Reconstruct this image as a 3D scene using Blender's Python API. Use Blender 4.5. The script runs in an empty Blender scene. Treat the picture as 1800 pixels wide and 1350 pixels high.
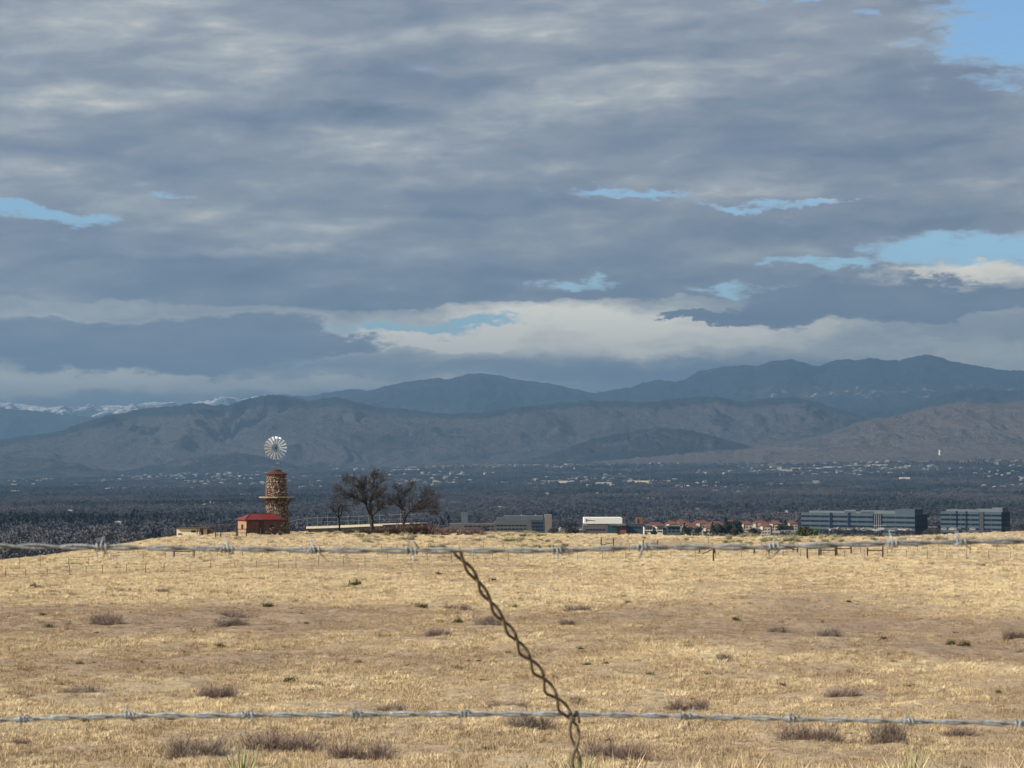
import bpy, math, random
import numpy as np
from mathutils import Vector, Matrix, Quaternion

random.seed(7)
RNG = np.random.default_rng(11)
R = math.radians

# ------------------------------------------------------------------ camera
K = 0.4 / 1800.0                    # radians per photograph pixel (36 mm sensor, 90 mm lens)
PITCH = math.atan(135 * K)          # level line falls at row 810
scene = bpy.context.scene
COL = scene.collection
cd = bpy.data.cameras.new('camera')
cd.sensor_width = 36; cd.lens = 90; cd.clip_start = 0.05; cd.clip_end = 200000
cd.dof.use_dof = True; cd.dof.focus_distance = 60; cd.dof.aperture_fstop = 38
cam = bpy.data.objects.new('camera', cd); COL.objects.link(cam)
cam.rotation_euler = (math.pi / 2 + PITCH, 0, 0)
scene.camera = cam
scene.view_settings.view_transform = 'Standard'
scene.view_settings.look = 'None'
scene.view_settings.gamma = 1
scene.view_settings.use_curve_mapping = False
scene.view_settings.exposure = 0.56

SUN_AZ = R(-112)                     # measured from +Y (view direction), negative to the left
SUN_EL = R(31)
S = Vector((math.sin(SUN_AZ) * math.cos(SUN_EL), math.cos(SUN_AZ) * math.cos(SUN_EL), math.sin(SUN_EL)))
sd = bpy.data.lights.new('sun', 'SUN'); sd.energy = 5.0; sd.angle = R(0.53); sd.color = (1.0, 0.92, 0.79)
sun = bpy.data.objects.new('sun', sd); COL.objects.link(sun)
sun.rotation_euler = S.to_track_quat('Z', 'Y').to_euler()
sun.location = (0, 0, 50)


# ------------------------------------------------------------------ node helpers
class NT:
    def __init__(self, tree):
        self.t = tree; self.n = tree.nodes; self.l = tree.links
    def node(self, kind, **kw):
        nd = self.n.new(kind)
        for k_, v in kw.items(): setattr(nd, k_, v)
        return nd
    def put(self, sock, v):
        if isinstance(v, bpy.types.NodeSocket): self.l.new(v, sock)
        else: sock.default_value = v
    def math(self, op, a, b=0.0, c=0.0, clamp=False):
        nd = self.node('ShaderNodeMath', operation=op, use_clamp=clamp)
        self.put(nd.inputs[0], a); self.put(nd.inputs[1], b); self.put(nd.inputs[2], c)
        return nd.outputs[0]
    def vmath(self, op, a, b=(0, 0, 0)):
        nd = self.node('ShaderNodeVectorMath', operation=op)
        self.put(nd.inputs[0], a); self.put(nd.inputs[1], b)
        return nd.outputs['Value'] if op in ('LENGTH', 'DOT_PRODUCT') else nd.outputs['Vector']
    def noise(self, vec, scale, detail=4, rough=0.5, dist=0.0, out='Fac'):
        nd = self.node('ShaderNodeTexNoise')
        if vec is not None: self.put(nd.inputs['Vector'], vec)
        nd.inputs['Scale'].default_value = scale; nd.inputs['Detail'].default_value = detail
        nd.inputs['Roughness'].default_value = rough; nd.inputs['Distortion'].default_value = dist
        return nd.outputs[out]
    def ramp(self, fac, stops, interp='LINEAR'):
        nd = self.node('ShaderNodeValToRGB'); nd.color_ramp.interpolation = interp
        els = nd.color_ramp.elements
        while len(els) < len(stops): els.new(0.5)
        for e, (p, c) in zip(els, stops):
            e.position = p; e.color = (*c, 1) if len(c) == 3 else c
        self.put(nd.inputs['Fac'], fac)
        return nd.outputs['Color']
    def mix(self, fac, a, b, blend='MIX'):
        nd = self.node('ShaderNodeMix', data_type='RGBA', blend_type=blend)
        self.put(nd.inputs[0], fac)
        for s_, v in ((nd.inputs[6], a), (nd.inputs[7], b)):
            if not isinstance(v, bpy.types.NodeSocket) and len(v) == 3: v = (*v, 1)
            self.put(s_, v)
        return nd.outputs[2]
    def maprange(self, v, a, b, c=0.0, d=1.0, smooth=False):
        nd = self.node('ShaderNodeMapRange', interpolation_type='SMOOTHSTEP' if smooth else 'LINEAR')
        self.put(nd.inputs[0], v)
        for i, q in enumerate((a, b, c, d)): nd.inputs[i + 1].default_value = q
        return nd.outputs[0]
    def comb(self, x, y, z=0.0):
        nd = self.node('ShaderNodeCombineXYZ')
        self.put(nd.inputs[0], x); self.put(nd.inputs[1], y); self.put(nd.inputs[2], z)
        return nd.outputs[0]
    def sep(self, v):
        nd = self.node('ShaderNodeSeparateXYZ'); self.put(nd.inputs[0], v); return nd.outputs


# ------------------------------------------------------------------ sky: broken stratocumulus over a clear sky
world = bpy.data.worlds.new('World'); scene.world = world; world.use_nodes = True
w = NT(world.node_tree); w.n.clear()
sky = w.node('ShaderNodeTexSky', sky_type='NISHITA', sun_disc=False, sun_elevation=SUN_EL,
             sun_rotation=SUN_AZ % (2 * math.pi), altitude=1800, air_density=1.0, dust_density=0.3, ozone_density=1.5)
gen = w.node('ShaderNodeTexCoord').outputs['Generated']
gx, gy, gz_ = w.sep(gen)[0:3]
up = w.math('MAXIMUM', gz_, 0.0)
den = w.math('ADD', up, 0.10)
P = w.comb(w.math('DIVIDE', gx, den), w.math('DIVIDE', gy, den), 0.0)       # a level cloud deck seen in perspective
U = w.math('DIVIDE', w.math('ARCTAN2', gx, gy), K)
V = w.math('DIVIDE', w.math('ARCSINE', gz_), K)
UV = w.comb(U, V, 0.0)
TILT = w.comb(U, w.math('ADD', V, w.math('MULTIPLY', U, -0.035)), 0.0)          # the banks climb a little to the right
wn = w.noise(w.vmath('MULTIPLY', UV, (0.0060, 0.0150, 1.0)), 1.0, 9, 0.66, 0.0, 'Color')
wv = w.vmath('MULTIPLY', w.vmath('SUBTRACT', wn, (0.5, 0.5, 0.5)), (330.0, 105.0, 0.0))
UW = w.vmath('ADD', UV, wv)

def blobs(items, inner=0.25, outer=1.15):
    tot = None
    for (cx, cy, rx, ry, amp) in items:
        r_ = w.vmath('LENGTH', w.vmath('MULTIPLY', w.vmath('SUBTRACT', UW, (cx - 900.0, 810.0 - cy, 0.0)),
                                      (1.0 / rx, 1.0 / ry, 0.0)))
        f = w.maprange(r_, inner, outer, amp, 0.0, True)
        tot = f if tot is None else w.math('ADD', tot, f)
    return tot

n_big = w.noise(w.vmath('MULTIPLY', P, (1.0, 0.50, 1.0)), 1.5, 7, 0.55, 0.4)
n_str = w.noise(w.vmath('MULTIPLY', w.vmath('ADD', TILT, w.vmath('MULTIPLY', wv, (0.5, 0.35, 0.0))), (0.0021, 0.0125, 1.0)), 1.0, 4, 0.50, 0.3)
n_mid = w.noise(w.vmath('MULTIPLY', TILT, (0.0080, 0.0270, 1.0)), 1.0, 6, 0.54, 0.45)
n_fine = w.noise(w.vmath('MULTIPLY', UV, (0.016, 0.042, 1.0)), 1.0, 8, 0.64, 0.2)
c0 = lambda n, k_: w.math('MULTIPLY', w.math('SUBTRACT', n, 0.5), k_)
# the far layer: pale high cloud with gaps
tone_b = blobs([
    (950, 585, 500, 62, .32), (770, 590, 170, 24, .42), (1090, 552, 320, 40, .22), (1180, 600, 260, 24, .10),
    (60, 668, 260, 40, .34), (420, 668, 560, 36, .34), (1740, 485, 230, 28, .34), (1390, 582, 190, 26, .22),
    (1740, 636, 360, 44, .20), (1280, 616, 300, 24, .12), (1530, 357, 150, 9, .34), (900, 690, 900, 30, .06), (1050, 648, 460, 26, -.12)])
far_tone = w.math('ADD', w.math('ADD', 0.57, tone_b), w.math('ADD', c0(n_str, .50), c0(n_fine, .22)))
SHADES = [(0.0, (0.125, 0.165, 0.225)), (0.22, (0.180, 0.215, 0.275)), (0.44, (0.262, 0.288, 0.330)),
          (0.60, (0.375, 0.395, 0.405)), (0.78, (0.66, 0.64, 0.56)), (1.0, (1.15, 1.06, 0.86))]
far_col = w.ramp(far_tone, SHADES)
hole_f = blobs([
    (1800, 35, 245, 175, 1.2), (1390, -6, 150, 24, .9), (1500, 46, 40, 14, .6), (140, 388, 150, 20, .95),
    (20, 374, 110, 13, .8), (308, 351, 40, 11, .7), (1100, 342, 170, 11, .85), (1380, 360, 190, 12, .85),
    (1720, 448, 300, 40, 1.1), (1430, 466, 160, 15, .9), (1350, 507, 170, 13, .85), (1010, 494, 90, 14, .85),
    (720, 573, 220, 15, .85), (850, 566, 140, 11, .7)], 0.2, 1.1)
hole = w.math('ADD', hole_f, w.math('ADD', c0(n_fine, 1.5), c0(n_mid, 1.1)))
hole = w.maprange(hole, 0.22, 0.95, 0.0, 1.0, True)
# the main deck: grey undersides with softly lit swells
tone_m = blobs([
    (430, 118, 280, 44, .09), (300, 255, 460, 50, .05), (450, 447, 280, 18, .13), (1350, 250, 620, 44, -.14),
    (520, 215, 440, 30, -.13), (150, 120, 320, 50, .02), (1600, 405, 460, 30, -.10), (860, 400, 420, 20, .08),
    (1180, 440, 360, 22, .06), (1100, 90, 300, 40, -.05), (640, 500, 620, 46, -.16), (850, 520, 300, 24, -.10), (150, 470, 300, 30, .02)])
deck_tone = w.math('ADD', w.math('ADD', 0.405, tone_m), w.math('ADD', w.math('ADD', c0(n_big, .50), c0(n_str, 1.15)), w.math('ADD', c0(n_mid, .52), c0(n_fine, .20))))
deck_col = w.ramp(deck_tone, SHADES)
deck = w.math('ADD', w.maprange(V, 268.0, 312.0, 0.0, 1.0), blobs([
    (640, 505, 420, 52, .9), (260, 500, 420, 40, .7), (1120, 500, 200, 26, .55), (1330, 440, 260, 34, .5)]))
deck = w.math('SUBTRACT', deck, blobs([(1750, 490, 300, 36, 1.0), (1420, 560, 500, 40, .6)]))
deck = w.maprange(w.math('ADD', deck, w.math('ADD', c0(n_fine, .7), c0(n_mid, .9))), 0.38, 0.62, 0.0, 1.0, True)
deck = w.math('MULTIPLY', deck, w.math('SUBTRACT', 1.0, hole))
# low banks in front: lit along their upper edge, slate below
def bank(items, lo, hi, base, lit):
    m_ = w.math('ADD', blobs(items, 0.35, 1.1), w.math('ADD', c0(n_fine, .75), c0(n_mid, .65)))
    msk = w.maprange(m_, lo, hi, 0.0, 1.0, True)
    t_ = w.math('ADD', w.math('ADD', base, w.maprange(m_, lo + .1, lo + .75, lit, 0.0, True)), w.math('ADD', c0(n_mid, .50), c0(n_str, .55)))
    return msk, w.ramp(t_, SHADES)
b1, c1 = bank([(1480, 543, 330, 40, 1.2), (1640, 530, 190, 46, .8), (1400, 505, 170, 24, .6), (1560, 500, 130, 30, .6), (1250, 553, 110, 12, .9), (1800, 535, 60, 26, .8)], .40, .82, .15, .14)
b2, c2 = bank([(260, 608, 400, 66, 1.3), (480, 580, 170, 50, .8), (60, 580, 200, 44, .8), (640, 600, 90, 26, .8)], .25, .95, .27, .55)
b3, c3 = bank([(900, 652, 700, 26, .9), (300, 640, 420, 24, .8), (1500, 655, 500, 24, .7)], .50, 1.1, .26, .10)
cloud = w.mix(deck, far_col, deck_col)
b3 = w.math('MULTIPLY', b3, 0.5)
cloud = w.mix(b3, cloud, c3); cloud = w.mix(b2, cloud, c2); cloud = w.mix(b1, cloud, c1)
front = w.math('MAXIMUM', w.math('MAXIMUM', b1, b2), b3)
hole = w.math('MULTIPLY', hole, w.math('SUBTRACT', 1.0, front))
CLOUD = 0.92
bg_sky = w.node('ShaderNodeBackground'); w.l.new(w.mix(1.0, sky.outputs[0], (0.80, 0.98, 1.08), 'MULTIPLY'), bg_sky.inputs['Color'])
bg_sky.inputs['Strength'].default_value = 0.10
bg_cl = w.node('ShaderNodeBackground'); w.l.new(cloud, bg_cl.inputs['Color'])
bg_cl.inputs['Strength'].default_value = CLOUD
mx = w.node('ShaderNodeMixShader'); w.l.new(hole, mx.inputs[0])
w.l.new(bg_cl.outputs[0], mx.inputs[1]); w.l.new(bg_sky.outputs[0], mx.inputs[2])
wo = w.node('ShaderNodeOutputWorld'); w.l.new(mx.outputs[0], wo.inputs['Surface'])
world.cycles.sampling_method = 'MANUAL'; world.cycles.sample_map_resolution = 512


# ------------------------------------------------------------------ general helpers
def tag(o, label=None, category=None, group=None, kind=None):
    if label: o['label'] = label
    if category: o['category'] = category
    if group: o['group'] = group
    if kind: o['kind'] = kind
    return o

def empty(name, loc, rz=0.0, **kw):
    o = bpy.data.objects.new(name, None); COL.objects.link(o)
    o.empty_display_size = 0.2
    o.location = loc; o.rotation_euler = (0, 0, rz)
    return tag(o, **kw)

def link_mesh(name, me, mat=None, parent=None, loc=None, smooth=False):
    if mat is not None and len(me.materials) == 0: me.materials.append(mat)
    if smooth: me.shade_smooth()
    o = bpy.data.objects.new(name, me); COL.objects.link(o)
    if parent: o.parent = parent
    if loc is not None: o.location = loc
    return o

def copy_tree(o, parent=None):
    c = o.copy(); COL.objects.link(c)
    if parent: c.parent = parent
    for ch in list(KIDS.get(o.name, [])): copy_tree(ch, c)
    return c
KIDS = {}

class MB:
    """collects simple solids, then builds them as one mesh"""
    def __init__(self): self.v = []; self.f = []
    def add(self, vs, fs):
        b = len(self.v); self.v += [tuple(p) for p in vs]; self.f += [tuple(i + b for i in f) for f in fs]
    def box(self, c, s, rz=0.0, taper=1.0):
        cx, cy, cz = c; hx, hy, hz = s[0] / 2, s[1] / 2, s[2] / 2
        ca, sa = math.cos(rz), math.sin(rz); vs = []
        for z, q in ((-hz, 1.0), (hz, taper)):
            for x, y in ((-hx, -hy), (hx, -hy), (hx, hy), (-hx, hy)):
                x *= q; y *= q
                vs.append((cx + x * ca - y * sa, cy + x * sa + y * ca, cz + z))
        self.add(vs, [(3, 2, 1, 0), (4, 5, 6, 7), (0, 1, 5, 4), (1, 2, 6, 5), (2, 3, 7, 6), (3, 0, 4, 7)])
    def beam(self, a, b, wd, th=None, up=(0, 0, 1)):
        th = wd if th is None else th
        a = Vector(a); b = Vector(b); d = (b - a).normalized()
        upv = Vector(up)
        if abs(d.dot(upv)) > 0.95: upv = Vector((1, 0, 0))
        s = d.cross(upv).normalized() * wd / 2; u = s.normalized().cross(d) * th / 2
        vs = [a - s - u, a + s - u, a + s + u, a - s + u, b - s - u, b + s - u, b + s + u, b - s + u]
        self.add(vs, [(0, 1, 2, 3), (7, 6, 5, 4), (0, 4, 5, 1), (1, 5, 6, 2), (2, 6, 7, 3), (3, 7, 4, 0)])
    def tube(self, pts, rads, n=6, cap=True):
        pts = [Vector(p) for p in pts]
        if not hasattr(rads, '__len__'): rads = [rads] * len(pts)
        t0 = (pts[1] - pts[0]).normalized()
        s = t0.cross(Vector((0, 0, 1)))
        if s.length < 0.1: s = t0.cross(Vector((1, 0, 0)))
        s.normalize(); b = len(self.v)
        for i, p in enumerate(pts):
            t = (pts[min(i + 1, len(pts) - 1)] - pts[max(i - 1, 0)]).normalized()
            s = (s - t * s.dot(t)).normalized(); u = t.cross(s)
            for j in range(n):
                a = 2 * math.pi * j / n
                self.v.append(tuple(p + (s * math.cos(a) + u * math.sin(a)) * rads[i]))
        for i in range(len(pts) - 1):
            for j in range(n):
                j2 = (j + 1) % n
                self.f.append((b + i * n + j, b + i * n + j2, b + (i + 1) * n + j2, b + (i + 1) * n + j))
        if cap:
            self.f.append(tuple(b + j for j in reversed(range(n))))
            e = b + (len(pts) - 1) * n
            self.f.append(tuple(e + j for j in range(n)))
    def ring(self, prof, n=24, closed=False, c=(0, 0, 0)):
        b = len(self.v); m = len(prof)
        for i in range(n):
            a = 2 * math.pi * i / n
            for (r_, z) in prof: self.v.append((c[0] + r_ * math.cos(a), c[1] + r_ * math.sin(a), c[2] + z))
        for i in range(n):
            i2 = (i + 1) % n
            for j in range(m if closed else m - 1):
                j2 = (j + 1) % m
                self.f.append((b + i * m + j, b + i2 * m + j, b + i2 * m + j2, b + i * m + j2))
    def mesh(self, name):
        me = bpy.data.meshes.new(name); me.from_pydata(self.v, [], self.f); me.update(); return me
    def build(self, name, mat, parent=None, loc=None, smooth=False):
        return link_mesh(name, self.mesh(name), mat, parent, loc, smooth)


# ------------------------------------------------------------------ value noise in numpy
_tab = np.random.default_rng(3).random((256, 256))
def vnoise(x, y):
    xi = np.floor(x).astype(np.int64); yi = np.floor(y).astype(np.int64)
    fx = x - xi; fy = y - yi
    fx = fx * fx * fx * (fx * (fx * 6 - 15) + 10); fy = fy * fy * fy * (fy * (fy * 6 - 15) + 10)
    a = _tab[xi & 255, yi & 255]; b = _tab[(xi + 1) & 255, yi & 255]
    c = _tab[xi & 255, (yi + 1) & 255]; d = _tab[(xi + 1) & 255, (yi + 1) & 255]
    return (a * (1 - fx) + b * fx) * (1 - fy) + (c * (1 - fx) + d * fx) * fy
def fbm(x, y, oct=5, gain=0.5):
    s = 0; a = 1.0; t = 0
    for i in range(oct):
        s = s + a * vnoise(x * 2 ** i + 17.3 * i, y * 2 ** i + 9.1 * i); t += a; a *= gain
    return s / t
def ridged(x, y, oct=6, gain=0.52):
    s = 0; a = 1.0; t = 0
    for i in range(oct):
        s = s + a * (1 - np.abs(2 * vnoise(x * 2 ** i + 31.7 * i, y * 2 ** i + 5.3 * i) - 1)); t += a; a *= gain
    return s / t
def sstep(a, b, x):
    t = np.clip((x - a) / (b - a), 0, 1); return t * t * (3 - 2 * t)


# ------------------------------------------------------------------ the lie of the land
# distance (m) -> height (m, eye = 0) along a few bearings; bearings named by photograph column for tuning
def zrow(d, py): return -(py - 810) * K * d
COLS = [-700, 0, 120, 200, 310, 420, 520, 620, 750, 900, 1150, 1500, 1580, 1700, 1800, 2500]
CREST = {-700: 1040, 0: 984, 120: 970, 200: 957, 310: 940, 420: 933, 520: 931, 620: 931, 750: 935, 900: 938,
         1150: 941, 1500: 943, 1580: 946, 1700: 948, 1800: 948, 2500: 948}
common = [(0.3, -1.6), (3, -1.62), (8, -1.66), (12, -1.74), (15, -1.88), (20, -2.7), (30, -4.3), (45, zrow(45, 1350)),
          (56, zrow(56, 1296)), (75, zrow(75, 1218)), (100, zrow(100, 1142)), (120, zrow(120, 1106)),
          (160, zrow(160, 1060)), (200, zrow(200, 1034))]
NL = 900
LR = np.linspace(math.log(0.3), math.log(80000), NL)
tabl = []
for c in COLS:
    cr = CREST[c]; left = max(0.0, min(1.0, (420 - c) / 420.0))
    rows = list(common)
    rows += [(260, zrow(260, 1006 + 10 * left)), (300, zrow(300, 994 + 9 * left)),
             (340, zrow(340, 981 + 11 * left)), (380, zrow(380, max(966, cr + 6) if c < 300 else 966)),
             (420, zrow(420, max(949, cr + 2))), (445, zrow(445, max(cr + 3, 937))), (460, zrow(460, cr))]
    if c >= 1500:
        y2 = float(np.interp(c, [1500, 1580, 1700, 1800], [944, 940, 933, 929]))
        rows += [(520, zrow(520, 951)), (600, zrow(600, max(y2 + 2, 944))), (700, zrow(700, y2 + 1)), (740, zrow(740, y2)), (900, -38)]
    else: rows += [(475, zrow(475, cr + 2)), (500, zrow(475, cr) - 1.5), (560, zrow(475, cr) - 8), (700, -34), (900, -46)]
    rt = max(0.0, min(1.0, (c - 0) / 1800.0))
    rows += [(1500, -55), (2250, zrow(2250, 938)), (4000, zrow(4000, 906)), (7000, zrow(7000, 880 - 6 * rt)),
             (10000, zrow(10000, 864 - 12 * rt)), (14000, zrow(14000, 851 - 30 * rt)),
             (18000, zrow(18000, 843 - 54 * rt)), (22000, zrow(22000, 836 - 60 * rt)),
             (40000, zrow(40000, 820 - 50 * rt)), (80000, zrow(80000, 815 - 40 * rt))]
    tabl.append(np.interp(LR, [math.log(a) for a, _ in rows], [b for _, b in rows]))
tabl = np.array(tabl)
PXG = np.linspace(-700, 2500, 321)
TAB = np.array([np.interp(PXG, COLS, tabl[:, j]) for j in range(NL)]).T     # (321, NL)
def smooth_axis(a, ax, n):
    for _ in range(n):
        p = np.pad(a, [(1, 1) if i == ax else (0, 0) for i in range(2)], mode='edge')
        a = (p[2:, :] + 2 * p[1:-1, :] + p[:-2, :]) / 4 if ax == 0 else (p[:, 2:] + 2 * p[:, 1:-1] + p[:, :-2]) / 4
    return a
TAB = smooth_axis(smooth_axis(TAB, 1, 14), 0, 14)

def gz(X, Y):
    X = np.asarray(X, float); Y = np.asarray(Y, float)
    rho = np.maximum(np.hypot(X, Y), 0.31)
    az = np.clip(np.arctan2(X, Y), -R(40), R(40))
    px = np.clip(900 + np.tan(az) / K, -699, 2499)
    a = (px + 700) / 10.0; b = (np.log(rho) - LR[0]) / (LR[1] - LR[0]); b = np.clip(b, 0, NL - 1.001)
    ai = np.clip(a.astype(int), 0, 319); bi = b.astype(int); fa = a - ai; fb = b - bi
    z = (TAB[ai, bi] * (1 - fa) + TAB[ai + 1, bi] * fa) * (1 - fb) + (TAB[ai, bi + 1] * (1 - fa) + TAB[ai + 1, bi + 1] * fa) * fb
    near = np.clip((900 - rho) / 300, 0, 1) * np.clip((rho - 4) / 12, 0, 1)
    bump = (fbm(X * 0.055 + 40, Y * 0.055 + 40, 3) - 0.5) * 0.9 * np.clip((rho - 30) / 60, 0, 1) \
        + (fbm(X * 0.45, Y * 0.45, 4) - 0.5) * 0.22
    return z + near * bump

def proj(X, Y, Z):
    c, s = math.cos(PITCH), math.sin(PITCH)
    dep = Y * c + Z * s; upc = -Y * s + Z * c
    return 900 + X / dep / K, 675 - upc / dep / K
def raydir(px, py):
    c, s = math.cos(PITCH), math.sin(PITCH)
    x = (px - 900) * K; u = (675 - py) * K
    return Vector((x, c - u * s, s + u * c))
def at(px, py, d):
    r_ = raydir(px, py); return r_ * (d / r_.y)
def drop(px, py, dmin=20, dmax=2500):
    """where the line of sight meets the ground"""
    r_ = raydir(px, py); ds = np.exp(np.linspace(math.log(dmin), math.log(dmax), 3000))
    X = r_.x / r_.y * ds; Z = r_.z / r_.y * ds
    h = gz(X, ds) - Z
    i = np.argmax(h >= 0)
    if h[i] < 0: i = int(np.argmax(h))
    return Vector((X[i], ds[i], float(gz(X[i], ds[i]))))
def on(px, d):
    X = (px - 900) * K * d
    return Vector((X, d, float(gz(X, d))))

def grid_mesh(name, X, Y, Z, attrs=None):
    n, m = X.shape
    me = bpy.data.meshes.new(name)
    co = np.stack([X, Y, Z], -1).reshape(-1, 3)
    idx = np.arange(n * m).reshape(n, m)
    q = np.stack([idx[:-1, :-1], idx[1:, :-1], idx[1:, 1:], idx[:-1, 1:]], -1).reshape(-1, 4)
    me.vertices.add(len(co)); me.vertices.foreach_set('co', co.ravel().astype(np.float32))
    me.loops.add(q.size); me.loops.foreach_set('vertex_index', q.ravel().astype(np.int32))
    me.polygons.add(len(q)); me.polygons.foreach_set('loop_start', np.arange(0, q.size, 4, dtype=np.int32))
    me.update(calc_edges=True)
    for k_, v in (attrs or {}).items():
        at_ = me.attributes.new(k_, 'FLOAT', 'POINT'); at_.data.foreach_set('value', v.ravel().astype(np.float32))
    me.validate(); me.shade_smooth()
    return me


# ------------------------------------------------------------------ materials
def mat(name, color, rough=0.85, metal=0.0, vary=0.0, scale=4.0, bump=0.0, color2=None, spec=0.3, coord='Object'):
    m = bpy.data.materials.new(name); m.use_nodes = True; t = NT(m.node_tree); t.n.clear()
    out = t.node('ShaderNodeOutputMaterial'); bs = t.node('ShaderNodeBsdfPrincipled')
    t.l.new(bs.outputs[0], out.inputs[0])
    bs.inputs['Roughness'].default_value = rough; bs.inputs['Metallic'].default_value = metal
    bs.inputs['Specular IOR Level'].default_value = spec
    tc = t.node('ShaderNodeTexCoord').outputs[coord]
    n = t.noise(tc, scale, 6, 0.6)
    c2 = color2 if color2 else tuple(max(0, c * (1 - vary)) for c in color)
    c1 = color if color2 else tuple(c * (1 + vary * 0.6) for c in color)
    col = t.ramp(n, [(0.32, c2), (0.68, c1)])
    t.l.new(col, bs.inputs['Base Color'])
    if bump:
        b = t.node('ShaderNodeBump'); b.inputs['Strength'].default_value = bump; b.inputs['Distance'].default_value = 0.05
        t.l.new(t.noise(tc, scale * 3, 5, 0.6), b.inputs['Height']); t.l.new(b.outputs[0], bs.inputs['Normal'])
    return m

M = {}
M['galv'] = mat('galvanised_wire', (0.42, 0.45, 0.47), 0.5, 0.35, 0, 55, 0.25, (0.19, 0.20, 0.20))
M['galv_dull'] = mat('weathered_galvanised_wire', (0.33, 0.345, 0.355), 0.65, 0.2, 0, 60, 0.3, (0.15, 0.155, 0.155))
M['rust'] = mat('rusted_wire', (0.23, 0.19, 0.14), 0.75, 0.2, 0, 220, 0.4, (0.085, 0.058, 0.040))
M['stone'] = mat('sandstone', (0.30, 0.19, 0.125), 0.9, 0, 0.3, 3, 0.2)
M['mortar'] = mat('mortar', (0.10, 0.075, 0.06), 0.95, 0, 0.3, 6)
M['stucco'] = mat('tan_stucco', (0.33, 0.195, 0.125), 0.9, 0, 0.12, 3, 0.1)
M['redroof'] = mat('red_metal_roof', (0.17, 0.030, 0.028), 0.55, 0, 0.3, 1.5, 0.05)
M['darkred'] = mat('dark_red_boards', (0.085, 0.032, 0.027), 0.7, 0, 0.3, 3)
M['deck'] = mat('weathered_deck', (0.34, 0.29, 0.21), 0.85, 0, 0.25, 5)
M['darkwood'] = mat('old_dark_timber', (0.060, 0.042, 0.032), 0.85, 0, 0.4, 8)
M['timber'] = mat('weathered_timber', (0.10, 0.07, 0.05), 0.85, 0, 0.4, 8)
M['steel'] = mat('dark_steel', (0.10, 0.105, 0.11), 0.55, 0.4, 0.2, 6)
M['blade'] = mat('bright_zinc_sheet', (0.70, 0.76, 0.80), 0.5, 0.3, 0.08, 3)
M['tpost'] = mat('rusty_steel_post', (0.13, 0.085, 0.06), 0.8, 0.1, 0.4, 9)
M['tpost_light'] = mat('pale_tipped_post', (0.7, 0.68, 0.62), 0.7, 0, 0.1, 9)
M['fwire'] = mat('thin_fence_wire', (0.15, 0.13, 0.11), 0.7, 0.3, 0.3, 5)
M['rail'] = mat('galvanised_rail', (0.22, 0.24, 0.26), 0.5, 0.3, 0.15, 2)
M['concrete'] = mat('pale_concrete', (0.62, 0.54, 0.42), 0.9, 0, 0.12, 1.2)
M['whitewall'] = mat('cream_painted_wall', (0.70, 0.63, 0.48), 0.85, 0, 0.1, 2)
M['dark'] = mat('dark_opening', (0.02, 0.022, 0.025), 0.5, 0, 0.2, 2)
M['glass'] = mat('blue_tinted_glass', (0.006, 0.016, 0.036), 0.3, 0, 0.2, .05, 0, spec=0.2)
M['glass_teal'] = mat('teal_tinted_glass', (0.02, 0.06, 0.07), 0.25, 0, 0.2, .2, 0, spec=0.5)
M['spandrel'] = mat('grey_spandrel_panel', (0.045, 0.066, 0.085), 0.7, 0, 0.10, .1)
M['spandrel_side'] = mat('slate_cladding', (0.040, 0.058, 0.080), 0.7, 0, 0.15, .1)
M['taupe'] = mat('taupe_masonry', (0.115, 0.10, 0.095), 0.9, 0, 0.15, .2)
M['taupe_light'] = mat('buff_masonry', (0.19, 0.165, 0.145), 0.9, 0, 0.1, .2)
M['greypanel'] = mat('grey_metal_panel', (0.095, 0.115, 0.125), 0.6, 0, 0.12, .2)
M['brick'] = mat('red_brown_masonry', (0.20, 0.085, 0.06), 0.9, 0, 0.2, .2)
M['whiteroof'] = mat('white_membrane', (0.74, 0.72, 0.66), 0.8, 0, 0.06, .2)
M['tile'] = mat('clay_tile_roof', (0.135, 0.055, 0.045), 0.85, 0, 0.35, .3)
M['housewall'] = mat('dull_house_wall', (0.27, 0.25, 0.23), 0.9, 0, 0.1, .3)
M['houseroof'] = mat('pale_shingle_roof', (0.27, 0.27, 0.275), 0.9, 0, 0.2, .1)
M['cream'] = mat('cream_stucco', (0.36, 0.31, 0.25), 0.9, 0, 0.1, .3)
M['bark'] = mat('grey_brown_bark', (0.040, 0.034, 0.030), 0.95, 0, 0.4, 3)
M['bark_pale'] = mat('lit_grey_bark', (0.12, 0.10, 0.085), 0.95, 0, 0.4, 2)
M['twig'] = mat('bare_twigs', (0.064, 0.053, 0.047), 0.95, 0, 0.35, 1)
M['roofgrey'] = mat('grey_shingle', (0.20, 0.19, 0.185), 0.9, 0, 0.2, .1)
M['roofpale'] = mat('pale_flat_roof', (0.38, 0.375, 0.36), 0.8, 0, 0.1, .05)
M['signwhite'] = mat('white_sign_paint', (0.8, 0.8, 0.78), 0.6, 0, 0.05, 4)
M['evergreen'] = mat('dark_conifer_needles', (0.022, 0.034, 0.024), 0.9, 0, 0.4, .8)
M['carport'] = mat('dull_carport_roof', (0.26, 0.26, 0.255), 0.8, 0, 0.2, .3)
M['citrus'] = mat('dark_green_shrub', (0.05, 0.065, 0.028), 0.9, 0, 0.4, 3)

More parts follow.
